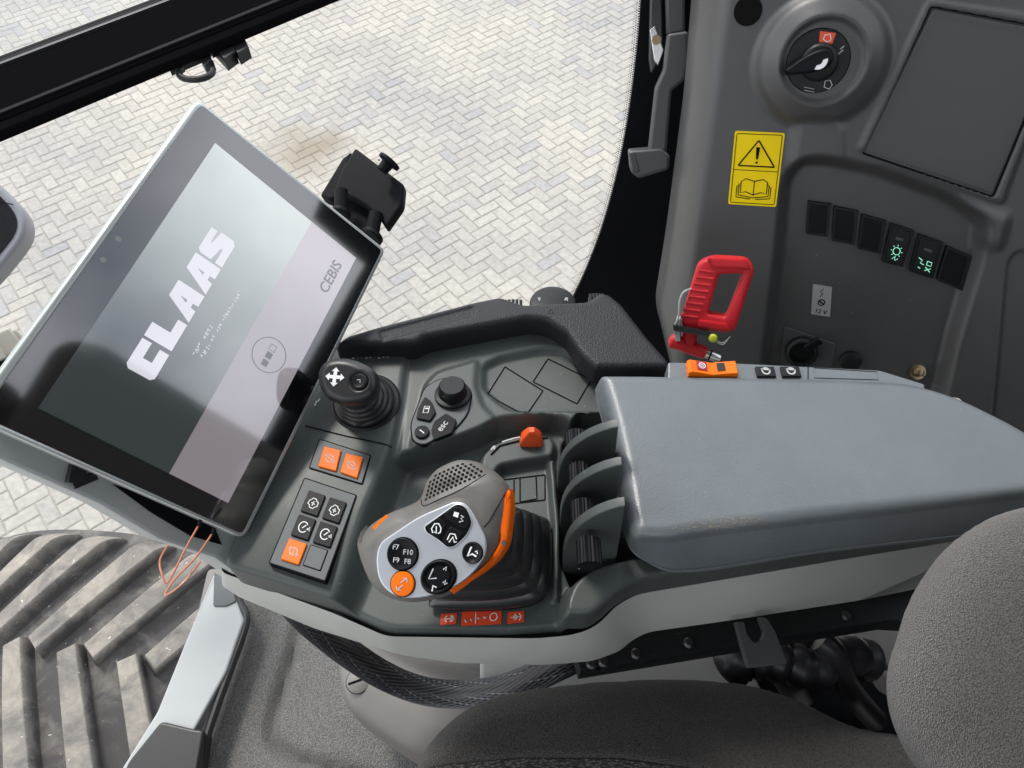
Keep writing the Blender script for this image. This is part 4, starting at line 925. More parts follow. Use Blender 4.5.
for px_, th_ in (([(199, 56), (206, 44), (213, 60), (205, 67)], .02), ([(212, 47), (230, 38), (236, 53), (225, 61)], .025), ([(229, 38), (242, 33), (249, 48), (238, 55)], .02), ([(168, 66), (215, 46), (240, 36), (236, 30), (170, 58)], .015)):
    plate(lat, fw, fw.pts(px_, -.03), -.05, -.03+th_*.2, 'black', .002)
ribbon(lat, fw, fw.pts([(208, 46), (213, 60)], -.02), .003, -.02, 'alu'); lat.build('latch', tw, sharp=50)

# ================================================================== MIRROR and metal connector at the left edge
fmi = Fr(at(0, 225, .85), (.25, -.45, .85)); mb = MB(); tmi = thing('mirror', fmi.w(0, 0, -.02), 'round-cornered dark mirror in a grey frame', 'mirror')
P = fillet(fmi.pts([(-70, 130), (-12, 172), (36, 222), (-10, 280), (-70, 330)]), [.02, .03, .035, .03, .02], 8); plate(mb, fmi, P, -.03, 0, 'wine', .004, 3); mb.build('frame', tmi, sharp=50)
M['mirg'] = mat('dark mirror face', (.018, .019, .021), .18, .6, var=(9, .25))
mb = MB(); P2 = inset(P, .0085); plate(mb, fmi, P2, -.005, .0012, 'mirg', .0005); ribbon(mb, fmi, fmi.pts([(-30, 197), (14, 205)]), .0012, .0015, 'seam'); mb.build('mirror_face', tmi)
tc_ = thing('metal_connector', at(4, 356, .70), 'nickel plated ribbed metal connector half hidden by the large display', 'connector')
fc = Fr(at(8, 344, .68), (.5, -.4, .75), (1, .5, 0)); mb = MB()
box(mb, fc, (-.004, 0, 0), (.026, .022, .014), 'chrome', .2, .002); box(mb, fc, (.009, .001, -.001), (.008, .018, .010), 'chrome', .2, .0015); box(mb, fc, (-.010, -.001, .004), (.006, .024, .012), 'chrome', .2, .001); mb.build('plug_body', tc_)
mb = MB(); box(mb, fc, (-.006, -.014, -.008), (.022, .014, .02), 'black', .1, .002); box(mb, fc, (.014, -.006, -.016), (.024, .020, .012), 'rubber', .1, .003); mb.build('socket', tc_)

# ================================================================== COPPER WIRE LOOPS
mb = MB()
for L in ([(200, 523, .545), (186, 548, .54), (168, 582, .535), (162, 574, .535), (160, 560, .54), (168, 545, .545)], [(214, 531, .55), (196, 557, .54), (176, 578, .535), (165, 594, .53), (172, 592, .53), (186, 580, .535), (200, 562, .55)]):
    P = spline([at(*p) for p in L], 6, False); tube(mb, P, .00075, 'copper', 8)
    tube(mb, [at(L[0][0], L[0][1]-3, L[0][2]), at(L[0][0]-1, L[0][1]+3, L[0][2]-.002)], .0016, 'void', 8)
tag(mb.build('wire_loop'), 'two thin copper coloured wire loops hanging out under the large display', 'wire')

# ================================================================== REAR SIDE PANEL
fs = Fr(at(820, 160, .84), (-.25, -.85, .45), (1, 0, 0))
def SP(px, h=0, r=.004, n=6): return rpoly(fs, px, h, r, n)
tsp = thing('side_panel', fs.w(*fs.px(860, 400), -.05), 'charcoal moulded interior side panel with a rotary switch, storage lid and a row of switches', 'interior panel')
def px_r(u, v, r): c = np.array(fs.px(u, v)); return np.linalg.norm(np.array(fs.px(u+r, v))-c)
cR = fs.px(821, 60); r1 = px_r(821, 60, 1.0)
out = SP([(712, -500), (701, -60), (688, 100), (668, 250), (655, 330), (664, 356), (700, 470), (1180, 520), (1180, -500)], 0, .03)
lidpx = [(930, 6), (1062, 30), (994, 197), (862, 153)]
regs = [
 (circ(cR, r1*66, 48), lambda X, Y, H_: .024-.016*np.clip((np.hypot(X-cR[0], Y-cR[1])-r1*42)/(r1*24), 0, 1), .014),
 (circ(cR, r1*41, 48), .018, .006),
 (SP([(812, 118), (842, 122), (845, 165), (1010, 215), (1000, 250), (790, 168), (796, 120)], 0, .01), .007, .016),
 (SP([(858, 149), (928, 0), (1070, 20), (1002, 204)], 0, .004), .004, .008),
 (SP(lidpx, 0, .003), .0005, .0035),
 (SP([(786, 182), (800, 162), (822, 160), (880, 172), (950, 198), (984, 222), (980, 258), (955, 340), (925, 470), (700, 470), (762, 400), (780, 250)], 0, .012), -.022, .018),
 (SP([(1008, 262), (1018, 250), (1100, 270), (1100, 480), (990, 460)], 0, .01), -.003, .004),
]
eA = np.array(fs.px(701, -60)); eB = np.array(fs.px(655, 330)); eN = unit(np.array([eB[1]-eA[1], -(eB[0]-eA[0])])); eN = eN if eN[0] < 0 else -eN
Fs = Field(fs, out, regs, rnd=.030, add=lambda X, Y: .0015*np.sin(X*13+1)*np.cos(Y*11)-.030*(1-sstep(np.maximum(0, -((X-eA[0])*eN[0]+(Y-eA[1])*eN[1]))/.045))**1.5)
mb = MB(); Fs.mesh(mb, .0024, .05, 'panel', flare=.01); mb.build('moulding', tsp, sharp=75)
def SH(u, v):
    h = 0
    for _ in range(6): x, y = fs.px(u, v, h); h = Fs.z(x, y)
    return x, y, h
def sframe(u, v, lift=0): x, y, h = SH(u, v); return Fr(fs.w(0, 0, h+lift), fs.n)
# lid
f = Fr(fs.w(0, 0, .003), fs.n); mb = MB(); P = fillet(f.pts([(933, 9), (1060, 33), (992, 193), (865, 151)]), .004, 4); plate(mb, f, P, -.004, 0, 'lid', .001)
P2 = inset(P, .004); ribbon(mb, f, P2, .0012, .0004, 'panel', True); mb.build('storage_lid', tsp)
mb = MB(); ribbon(mb, f, fillet(f.pts([(931, 6), (1062, 30), (993, 197), (862, 153)]), .004, 4), .0022, -.0006, 'seam', True); mb.build('lid_gap', tsp)
# round hole at the top, its inner shade painted as a flat black disc
f = sframe(748, 11, .0004); mb = MB(); plate(mb, f, circ(f.px(748, 11), r1*14.5, 32), 0, .0006, 'seam', 0); mb.build('round_hole', tsp)
# ignition switch
f = sframe(819, 60, .0004); R0_ = r1*30.5; c = np.array(f.px(818, 61)); mb = MB(); plate(mb, f, circ(c, R0_, 56), -.002, .0008, 'black', .0004)
ribbon(mb, f, circ(c, R0_*1.02, 56), .0008, .0003, 'seam', True)
Q = f.pts([(820, 31), (836, 33), (832, 44), (819, 43)]); plate(mb, f, Q, .0006, .0011, 'redst', 0)
ribbon(mb, f, f.pts([(825, 35), (830, 34), (831, 40), (827, 42), (823, 39)]), .0008, .0014, 'white', True)
ribbon(mb, f, f.pts([(844, 46), (840, 49), (843, 50), (838, 54)]), .0011, .0012, 'paleprint')
ribbon(mb, f, f.pts([(825, 81), (830, 80), (832, 85), (829, 89), (824, 87)]), .0009, .0012, 'paleprint', True)
for k in range(2): ribbon(mb, f, f.pts([(804, 87+k*3), (814, 89+k*3)]), .0005, .0012, 'paleprint')
ign = mb.build('rotary_switch', tsp)
mb = MB(); lathe(mb, f.w(*f.px(819, 62), .0005), fs.n, [(r1*19, 0), (r1*18.5, .006), (r1*16, .008), (r1*15, .0085), (.001, .0085)], 'black', 48)
ang = math.atan2(*(np.array(f.px(787, 73))-np.array(f.px(819, 61)))[::-1]); cc = np.array(f.px(818, 60, .012)); dv = np.array([math.cos(ang), math.sin(ang)]); wv = np.array([-dv[1], dv[0]])
P = [cc-dv*r1*9-wv*r1*8, cc+dv*r1*8-wv*r1*9, cc+dv*r1*34-wv*r1*2, cc+dv*r1*35, cc+dv*r1*33+wv*r1*2.5, cc+dv*r1*6+wv*r1*10, cc-dv*r1*9+wv*r1*9, cc-dv*r1*14]
plate(mb, f, spline([tuple(p) for p in ccw(P)], 4), .006, .019, 'btn', .003, 3); mb.build('pointer_knob', ign, sharp=60)
mb = MB(); e = cc-wv*0+np.array([.003, -.006]); P = [(cc[0]+.009*math.cos(t), cc[1]+.009*math.sin(t)) for t in np.linspace(-1.9, .3, 10)]+[(cc[0]+.004*math.cos(t), cc[1]+.004*math.sin(t)) for t in np.linspace(.2, -1.8, 8)]
plate(mb, f, P, .018, .0196, 'alu', .0003); mb.build('key_disc', ign)
# warning sticker
f = sframe(757, 168, .0008); stk = [(735, 131), (785, 133), (776, 207), (728, 204)]; P = fillet(f.pts(stk), .0025, 3); qs = quad(np.array(f.pts(stk)))
mb = MB(); plate(mb, f, P, -.006, .0002, 'yellow', 0)
ribbon(mb, f, fillet([qs(.045, .03), qs(.955, .03), qs(.955, .97), qs(.045, .97)], .002, 3), .0008, .0006, 'seam', True)
ribbon(mb, f, [qs(.045, .515), qs(.955, .515)], .0007, .0007, 'seam'); ribbon(mb, f, fillet([qs(.5, .11), qs(.87, .455), qs(.13, .455)], .001, 2), .0016, .0007, 'seam', True)
plate(mb, f, [qs(.46, .2), qs(.54, .2), qs(.52, .36), qs(.48, .36)], .0004, .0009, 'seam', 0); plate(mb, f, circ(qs(.5, .405), .0013, 10), .0004, .0009, 'seam', 0)
for s in (0, 1):
    k = lambda x: .5+(x if s else -x)
    for L in ([(.0, .66), (.18, .63), (.27, .67), (.27, .83), (.16, .81), (0, .85)], [(.27, .70), (.31, .71), (.31, .86), (.0, .89)], [(.31, .73), (.35, .74), (.35, .89), (.05, .91)]): ribbon(mb, f, [qs(k(x), y) for x, y in L], .0011, .0007, 'seam')
ribbon(mb, f, [qs(.5, .66), qs(.5, .86)], .0009, .0008, 'seam'); mb.build('warning_sticker', tsp)['label'] = 'yellow sticker with a warning triangle above an open book'
# switches
sw = [[(808, 201), (832, 204), (828, 237), (806, 234)], [(834, 206), (859, 211), (855, 245), (832, 241)], [(862, 214), (887, 221), (881, 254), (858, 249)], [(891, 223), (915, 231), (903, 267), (882, 262)], [(919, 234), (944, 243), (933, 279), (909, 271)], [(947, 246), (972, 257), (962, 291), (937, 280)]]
fsw = Fr(fs.w(0, 0, -.016), fs.n)
for k, px in enumerate(sw):
    mb = MB(); P = fillet(fsw.pts(px), .001, 3); plate(mb, fsw, P, -.012, .001, 'black', .0006); qk = quad(np.array(fsw.pts(px)))
    plate(mb, fsw, [qk(.08, .06), qk(.84, .06), qk(.84, .92), qk(.08, .92)], 0, .0035 if k in (3, 4) else .0022, 'btn' if k not in (3, 4) else 'black', .0008)
    plate(mb, fsw, [qk(.93, .02), qk(1.02, .02), qk(1.02, .98), qk(.93, .98)], -.01, .0004, 'panel', 0)
    if k in (3, 4):
        z = .0038; ribbon(mb, fsw, [qk(.3, .3), qk(.62, .3)], .003, z, 'panel')
        if k == 3:
            ribbon(mb, fsw, [qk(.48+.16*math.cos(t), .62+.10*math.sin(t)) for t in np.linspace(0, 6.28, 9)[:-1]], .0009, z, 'greenlit', True)
            for t in np.linspace(0, 6.28, 9)[:-1]: ribbon(mb, fsw, [qk(.48+.20*math.cos(t), .62+.13*math.sin(t)), qk(.48+.26*math.cos(t), .62+.17*math.sin(t))], .0008, z, 'greenlit')
            ribbon(mb, fsw, [qk(.36, .84), qk(.44, .78), qk(.52, .86), qk(.62, .80)], .0009, z, 'greenlit')
        else:
            for L in ([(.2, .56), (.36, .6), (.3, .68), (.46, .70)], [(.56, .58), (.74, .58), (.74, .68), (.56, .68), (.56, .58)], [(.26, .80), (.36, .82)], [(.54, .74), (.76, .84)], [(.76, .74), (.54, .84)]): ribbon(mb, fsw, [qk(*p) for p in L], .0009, z, 'greenlit')
    o = mb.build('rocker_switch', tsp)
    if k in (3, 4): o['label'] = ('rocker switch with a lit green lamp symbol', 'rocker switch with a lit green work light symbol')[k-3]
# power label, sockets
f = sframe(821, 300, .0006); px = [(813, 284), (832, 287), (830, 317), (811, 314)]; qk = quad(np.array(f.pts(px))); mb = MB(); plate(mb, f, f.pts(px), -.001, .0002, 'stick', 0)
ribbon(mb, f, [qk(.55, .1), qk(.4, .22), qk(.55, .24), qk(.42, .38)], .0011, .0005, 'seam'); ribbon(mb, f, circ(qk(.5, .56), .0038, 16), .0014, .0005, 'seam', True); ribbon(mb, f, [qk(.35, .5), qk(.65, .62)], .0018, .0006, 'seam')
text(mb, f, '12 V', qk(.5, .87), -.12, .0078, .0006, M['seam']); mb.build('power_label', tsp)['label'] = 'small pale label reading 12 V'
f = sframe(810, 352, .001); mb = MB(); P = fillet(f.pts([(784, 326), (836, 344), (826, 400), (778, 390)]), .003, 3); plate(mb, f, P, -.001, .0012, 'panel', .0006)
lathe(mb, f.w(*f.px(801, 350), 0), fs.n, [(.020, 0), (.020, .010), (.017, .013), (.015, .013), (.0145, .002), (.001, .002)], 'black', 36)
box(mb, f, (*f.px(812, 340), .014), (.020, .010, .006), 'btn', .7, .002); mb.build('power_socket', tsp, sharp=50)
mb = MB(); f = sframe(850, 358, .001); lathe(mb, f.w(*f.px(850, 360), 0), fs.n, [(.013, 0), (.013, .006), (.009, .008), (.001, .008)], 'black', 30); mb.build('power_socket', tsp)
mb = MB(); f = sframe(914, 374, .001); lathe(mb, f.w(*f.px(917, 372), 0), unit(fs.n+np.array([0, 0, .6])), [(.0095, 0), (.0095, .003), (.006, .0035), (.006, .007), (.005, .0075), (.005, .012), (.0035, .013), (.001, .013)], 'brass', 24); mb.build('threaded_stud', tsp, sharp=40)
mb = MB(); Q = [SH(*p) for p in [(836, 330), (870, 346), (905, 364), (938, 384)]]; f = Fr(fs.w(0, 0, .0004+max(q[2] for q in Q)), fs.n); ribbon(mb, f, [q[:2] for q in Q], .0009, 0, 'lid'); mb.build('cover_edge', tsp)

# ================================================================== EMERGENCY HAMMER
fhm = Fr(at(712, 300, .765), (-.25, -.75, .6), (1, 0, 0)); th_ = thing('emergency_hammer', fhm.w(*fhm.px(690, 352), -.02), 'red emergency hammer with a ribbed open loop handle in its wire clip', 'emergency hammer')
def loopmesh(mb, fr, outer, inner, z0, z1, m, bev):
    o = fillet(outer, .006, 5); i = fillet(inner, .003, 5)
    # resample both loops to the same count
    def rs(P, n):
        P = np.array(P); L = np.r_[0, np.cumsum(np.linalg.norm(np.roll(P, -1, 0)-P, axis=1))]; Q = np.vstack([P, P[:1]]); t = np.linspace(0, L[-1], n, endpoint=False); return np.c_[np.interp(t, L, Q[:, 0]), np.interp(t, L, Q[:, 1])]
    n = 72; a = rs(o, n); b = rs(i, n); k = np.argmin(((b-a[0])**2).sum(1)); 
    best = min(range(n), key=lambda s: ((np.roll(b, -s, 0)-a)**2).sum()); b = np.roll(b, -best, 0)
    ai = a+(b-a)*.0; u = (b-a)/np.linalg.norm(b-a, axis=1)[:, None]
    rings = [(a, z0), (a, z1-bev), (a+u*bev*.3, z1-bev*.3), (a+u*bev, z1), (b-u*bev, z1), (b-u*bev*.3, z1-bev*.3), (b, z1-bev), (b, z0)]
    V = [fr.w(p[0], p[1], z) for R_, z in rings for p in R_]; F = [(q*n+j, q*n+(j+1) % n, ((q+1) % 8)*n+(j+1) % n, ((q+1) % 8)*n+j) for q in range(8) for j in range(n)]
    mb.add(V, F, m)
mb = MB(); loopmesh(mb, fhm, fhm.pts([(698, 262), (712, 256), (748, 258), (755, 268), (735, 330), (726, 332), (696, 329), (681, 326), (684, 308)]), fhm.pts([(719, 274), (743, 273), (726, 316), (708, 313)]), -.014, .006, 'red', .004); mb.build('handle', th_, sharp=60)
mb = MB()
for k in range(8):
    u, v = 705-k*2.6, 272+k*6.4; a, b = fhm.px(u-6, v-1, .007), fhm.px(u+11, v+1, .007); tube(mb, [fhm.w(*a, .004), fhm.w(*b, .0045)], [.0026, .0024], 'red', 8)
mb.build('grip_rib', th_)
mb = MB(); plate(mb, fhm, fillet(fhm.pts([(706, 257), (747, 259), (751, 270), (712, 268)], .006), .003, 4), 0, .0085, 'red', .0025); mb.build('end_cap', th_); mb = MB(); plate(mb, fhm, fillet(fhm.pts([(698, 319), (727, 323), (731, 331), (698, 328)], .006), .003, 4), 0, .0085, 'red', .0025); mb.build('end_cap', th_)
mb = MB(); s0, s1 = fhm.px(691, 322), fhm.px(689, 348); tube(mb, [fhm.w(*s0, -.004), fhm.w(*s1, -.004)], [.0075, .0075], 'red', 14)
h0, h1_ = np.array(fhm.px(672, 341)), np.array(fhm.px(706, 354)); d = h1_-h0
tube(mb, [fhm.w(*(h0+d*t), -.003) for t in (-.10, -.05, 0, .08, .25, .9, 1.0)], [.002, .0062, .0082, .0085, .0075, .0070, .0055], 'red', 18); mb.build('hammer_head', th_, sharp=60)
mb = MB(); tube(mb, [fhm.w(*(h0+d*t), -.003) for t in (.98, 1.38, 1.42)], [.0050, .0050, .004], 'alu', 16); tube(mb, [fhm.w(*(h0+d*t), -.003) for t in (1.1, 1.14)], [.0055, .0055], 'seam', 16); mb.build('metal_tip', th_)
tk = thing('hammer_clip', fhm.w(*fhm.px(690, 334), -.02), 'grey clip bar and pale wire holding the red hammer', 'clip'); mb = MB()
a, b = fhm.px(673, 328), fhm.px(711, 335); plate(mb, fhm, [fhm.px(673, 325, .012), fhm.px(709, 332, .012), fhm.px(710, 337, .012), fhm.px(673, 331, .012)], .006, .012, 'steel', .001); plate(mb, fhm, [fhm.px(676, 320, .012), fhm.px(680, 320, .012), fhm.px(680, 342, .012), fhm.px(676, 342, .012)], -.01, .0085, 'paint', .001); mb.build('bar', tk)
mb = MB(); tube(mb, spline([fhm.w(*fhm.px(u, v), z) for u, v, z in ((692, 288, .004), (684, 291, .008), (680, 300, .009), (679, 315, .009), (675, 326, .008), (677, 340, .006))], 5, False), .0011, 'paint', 8); mb.build('wire', tk); mb = MB()
tube(mb, spline([fhm.w(*fhm.px(u, v), .008) for u, v in ((716, 338), (721, 341), (726, 339), (730, 335))], 5, False), .0004, 'paint', 6); tube(mb, spline([fhm.w(*fhm.px(u, v), .009) for u, v in ((716, 340), (720, 342), (724, 342), (728, 337))], 5, False), .0004, 'paint', 6); lathe(mb, fhm.w(*fhm.px(713, 336), .006), fhm.n, [(.002, 0), (.0042, .002), (.0045, .005), (.003, .0075), (.0005, .008)], 'yelgrn', 16); mb.build('seal', tk)

# ================================================================== BLACK DOOR PILLAR with dotted edge, latch lever
fd = Fr(at(640, 150, 1.08), (0, -.93, .37), (1, 0, 0)); crv = [(644, -60), (641, 0), (637, 50), (629, 112), (618, 170), (603, 225), (587, 268), (572, 300), (560, 325)]
cs = spline(fd.pts(crv), 6, False); P = cs+fd.pts([(555, 450), (860, 450), (860, -60)])
td = thing('door_pillar', fd.w(*fd.px(600, 300), -.04), 'curved black glass edged pillar of the cab beside the opening with dotted rim', 'pillar')
mb = MB(); plate(mb, fd, P, -.006, 0, 'void', .001); mb.build('black_glass', td)
mb = MB(); C_ = np.array(cs); dots = []
for r_, off, rad in ((0, .0016, .0011), (1, .0045, .0009), (2, .0072, .0006)):
    L = np.r_[0, np.cumsum(np.linalg.norm(np.diff(C_, axis=0), axis=1))]; t = np.arange(r_*.0015, L[-1], .0030); X = np.interp(t, L, C_[:, 0]); Y = np.interp(t, L, C_[:, 1])
    dx = np.gradient(X); dy = np.gradient(Y); nn = np.hypot(dx, dy); nx, ny = dy/nn, -dx/nn
    s = -1 if (X[5]+nx[5]*.01) > X[5] else 1
    for x, y, a_, b_ in zip(X, Y, nx, ny): c = (x+s*a_*off, y+s*b_*off); mb.add([fd.w(*q, -.002) for q in circ(c, rad, 6)], [tuple(range(6))], 'void')
mb.build('dotted_edge', td)
tl2 = thing('window_latch', at(650, 150, .98), 'black latch lever with a hooked grey foot on the dark pillar', 'latch lever')
fl = Fr(at(660, 100, .98), (-.1, -.85, .5), (1, 0, 0)); M['lever'] = mat('dark grey cast metal', (.055, .058, .058), .42, .5, bump=(300, .1))
mb = MB(); P = fillet(fl.pts([(667, 34), (687, 31), (689, 60), (684, 80), (671, 90), (666, 152), (648, 152), (655, 88), (663, 70)]), .004, 4); plate(mb, fl, P, -.01, .012, 'lever', .004, 3); mb.build('lever', tl2, sharp=50)
mb = MB(); P = fillet(fl.pts([(628, 150), (660, 147), (669, 154), (668, 168), (638, 177), (630, 170)]), .004, 4); plate(mb, fl, P, -.014, .016, 'lever', .004, 3); plate(mb, fl, fillet(fl.pts([(629, 153), (635, 152), (640, 172), (634, 172)], .016), .002, 3), .010, .0165, 'steel', .001); mb.build('foot', tl2, sharp=50)
mb = MB(); a, b = fl.px(689, 43), fl.px(707, 41); tube(mb, [fl.w(*a, 0), fl.w(*b, 0)], .0085, 'steel', 6); tube(mb, [fl.w(*b, 0), fl.w(b[0]+.003, b[1], 0)], .013, 'alu', 20); mb.build('bolt', tl2, sharp=40)
mb = MB(); plate(mb, fl, fillet(fl.pts([(652, -40), (662, -40), (664, 45), (660, 62), (652, 74), (650, 60)]), .003, 3), -.03, -.012, 'steel', .002); plate(mb, fl, fl.pts([(665, -40), (684, -40), (685, 32), (667, 34)]), -.02, .002, 'lever', .003); plate(mb, fl, fl.pts([(650, 30), (655, 26), (664, 50), (658, 66), (654, 60)], -.008), -.014, -.009, 'alu', .001); lathe(mb, fl.w(*fl.px(657, 40), -.01), fl.n, [(.006, 0), (.006, .004), (.001, .004)], 'brass', 14); mb.build('hinge_plate', tl2, sharp=50)

# ================================================================== FLOOR MAT, SILL, PEDESTAL
ff = level(-1.12); matP = rpoly(ff, [(216, 560), (300, 560), (1100, 560), (1300, 1200), (60, 1200), (184, 800), (198, 760), (246, 626)], 0, .02)
g_in = rpoly(ff, [(296, 600), (288, 640), (272, 690), (262, 726), (266, 748), (290, 764), (340, 775), (800, 900), (900, 560), (320, 540)], 0, .03)
Ff = Field(ff, matP, [(rpoly(ff, [(272, 580), (256, 640), (232, 710), (205, 790), (150, 1000), (1400, 1400), (1400, 500), (300, 500)], 0, .02), -.010, .03), (g_in, -.027, .012), (inset(g_in, .014), -.012, .012)], rnd=.02)
mb = MB(); Ff.mesh(mb, .007, .03, 'matm'); tag(mb.build('floor_mat', None, sharp=80), 'grey textured floor mat with a curved groove, beside the pale sill', 'floor mat')
mb = MB(); plate(mb, ff, rpoly(ff, [(200, 560), (1300, 560), (1500, 1400), (0, 1400)], 0, .01), -.08, -.035, 'pedes', .003); tag(mb.build('floor'), kind='structure')
fsl = level(-1.08); mb = MB(); t2 = thing('door_sill', fsl.w(*fsl.px(200, 680), -.06), 'pale grey painted sill strip with a dark cover, between the wheel and the floor mat', 'sill')
P = fillet(fsl.pts([(214, 573), (231, 582), (236, 600), (244, 620), (226, 672), (194, 730), (176, 775), (110, 800), (122, 768), (157, 712), (186, 640)]), .004, 4); plate(mb, fsl, P, -.022, 0, 'paint', .003, 3); sill = mb.build('painted_strip', t2, sharp=50)
mb = MB(); P = fillet(fsl.pts([(214, 572), (231, 582), (236, 601), (226, 606), (213, 606)], .003), .003, 3); plate(mb, fsl, P, -.002, .0028, 'pan', .001); mb.build('end_piece', t2)
M['pan2'] = M['pan']
mb = MB(); P = fillet(fsl.pts([(161, 721), (194, 729), (204, 730), (197, 772), (180, 830), (100, 830), (128, 762)], .006), .006, 4); plate(mb, fsl, P, -.03, .006, 'rubber', .003, 3); mb.build('dark_piece', t2, sharp=50)
mb = MB(); L = [ff.w(*ff.px(u, v, .03), .03) for u, v in ((234, 588), (240, 604), (246, 622), (232, 664), (216, 708), (202, 752), (180, 830))]; tube(mb, spline(L, 5, False), .006, 'rubber', 10); mb.build('rubber_seal', t2)

pd = level(-.93); tpd = thing('console_pedestal', pd.w(*pd.px(560, 690), -.2), 'taupe plastic pedestal cover under the armrest console with one slotted screw', 'pedestal')
P = rpoly(pd, [(318, 590), (620, 560), (930, 590), (940, 700), (900, 760), (420, 760), (370, 726), (344, 706), (336, 682), (334, 655)], 0, .03)
Fp_ = Field(pd, P, [(rpoly(pd, [(352, 610), (375, 640), (420, 668), (500, 690), (560, 690), (700, 655), (720, 600), (560, 560)], 0, .02), .028, .02), ], rnd=.035)
mb = MB(); Fp_.mesh(mb, .004, .06, 'pedes'); mb.build('upper_cover', tpd, sharp=80)
mb = MB(); lp = level(-.84); plate(mb, lp, fillet(lp.pts([(480, 640), (735, 630), (745, 655), (770, 705), (560, 715), (480, 700)]), .01, 4), -.05, 0, 'seatbase', .004); mb.build('painted_base', tpd)
mb = MB(); Pb = inset(P, .02); plate(mb, pd, Pb, -.24, -.05, 'pedes', .004); mb.build('lower_cover', tpd)
x, y = pd.px(358, 681); z = Fp_.z(x, y); mb = MB(); lathe(mb, pd.w(x, y, z-.002), (0, 0, 1), [(.014, 0), (.014, .0035), (.0125, .0045), (.001, .0045)], 'pedes', 28); fz = Fr(pd.w(x, y, z+.0028), (0, 0, 1)); ribbon(mb, fz, [(-.011, -.004), (.011, .004)], .0028, 0, 'seam'); ribbon(mb, fz, circ((0, 0), .0142, 28), .0012, -.0022, 'seam', True); mb.build('screw', tpd, sharp=40)

# braided harness
path = spline([at(*p) for p in ((292, 600, .66), (312, 622, .70), (345, 650, .76), (385, 676, .80), (425, 691, .81), (470, 694, .80), (515, 685, .76), (560, 664, .72), (585, 652, .74), (615, 640, .76))], 9, False)
mb = MB(); N = len(path); th0 = 0; M['braid'] = mat('braided sleeve', (.075, .075, .085), .45, .5); M['braidl'] = mat('light braid thread', (.26, .26, .29), .5, .5)
tube(mb, path, [.0115]*N, 'rubber', 16)
dense = spline(path, 4, False); ND = len(dense)
for k in range(26):
    for sg in (1, -1):
        pts = []
        for i in range(ND):
            a = dense[max(i-1, 0)]; c = dense[min(i+1, ND-1)]; t = unit(np.array(c)-np.array(a)); n1 = unit(np.cross(t, (0, 0, 1))); n2 = np.cross(n1, t); L = i*.0028
            ang = 2*math.pi*k/26+sg*L*9; r = .0119+.0003*sg; pts.append(np.array(dense[i])+n1*math.cos(ang)*r*1.15+n2*math.sin(ang)*r*.9)
        tube(mb, pts, .0007, 'braid' if sg > 0 or k % 3 else 'braidl', 5, caps=False)
tag(mb.build('cable_harness', None, sharp=60), 'thick dark braided cable sleeve sagging under the armrest console', 'cable')

# ================================================================== SEAT
fc_ = level(-.70); ts = thing('seat', fc_.w(*fc_.px(760, 900), -.2), 'grey cloth driver seat with a dark cushion and a bulging side bolster', 'seat')
P = rpoly(fc_, [(405, 790), (416, 757), (434, 729), (470, 699), (520, 685), (600, 675), (680, 671), (755, 675), (812, 693), (862, 720), (940, 732), (1100, 745), (1400, 900), (1400, 1500), (300, 1500)], 0, .03)
band = rpoly(fc_, [(380, 800), (415, 766), (520, 757), (620, 757), (720, 770), (760, 1400), (300, 1400)], 0, .01)
Fc = Field(fc_, P, [(band, -.008, .010)], rnd=.03, add=lambda X, Y: .006*np.sin(X*9+2))
mb = MB(); Fc.mesh(mb, .003, .08, 'fabric'); mb.build('cushion', ts, sharp=80)
mb = MB(); Q = inset(band, -.0035)
X = []; 
Fb = Field(fc_, [p for p in inset(band, .003)], (), rnd=0, add=lambda X, Y: Fc.h(X, Y)+.0022)
# only the part of the band that lies on the cushion
keep = [p for p in rpoly(fc_, [(419, 768), (520, 759), (620, 759), (716, 771), (740, 900), (400, 900)], 0, .006)]
Fb.P = ccw(keep); Fb.mesh(mb, .004, .004, 'knit'); mb.build('cushion_centre', ts, sharp=80)
fbk = Fr(at(1010, 640, .43), unit((-.45, -.05, .9)), (1, 0, 0))
P = spline(ccw(fbk.pts([(1024, 494), (985, 507), (943, 537), (909, 585), (892, 632), (883, 668), (886, 705), (900, 740), (925, 775), (960, 830), (1040, 900), (1200, 900), (1300, 700), (1200, 480), (1090, 482)], -.02)), 4)
Fk2 = Field(fbk, P, (), rnd=.055); mb = MB(); Fk2.mesh(mb, .0035, .05, 'fabricl'); mb.build('side_bolster', ts, sharp=80)
def rbox(mb, c, s, r, m, n=5):
    c = np.array(c); s = np.array(s)/2; V = []; F = []; 
    def pt(d): return c+np.sign(d)*(s-r)*1.0+unit(d)*r
    ks = [math.tan(a) for a in np.linspace(-math.pi/4, math.pi/4, 2*n+2)]
    for ax_ in range(3):
        for sg in (1, -1):
            b = len(V)
            for u in ks:
                for v in ks: d = np.zeros(3); d[ax_] = sg; d[(ax_+1) % 3] = u; d[(ax_+2) % 3] = v; q = c+np.where(d > 0, 1, -1)*(s-r)+unit(d)*r; V.append(q)
            K = len(ks)
            for i in range(K-1):
                for j in range(K-1): f_ = (b+i*K+j, b+(i+1)*K+j, b+(i+1)*K+j+1, b+i*K+j+1); F.append(f_ if sg > 0 else f_[::-1])
    mb.add(V, F, m)
mb = MB(); rbox(mb, (.50, -.12, CAMZ-.29), (.14, .60, .82), .05, 'fabricl'); mb.build('backrest', ts, sharp=80)
mb = MB(); rbox(mb, (.49, -.12, CAMZ+.24), (.11, .32, .20), .045, 'fabricl'); mb.build('headrest', ts, sharp=80)

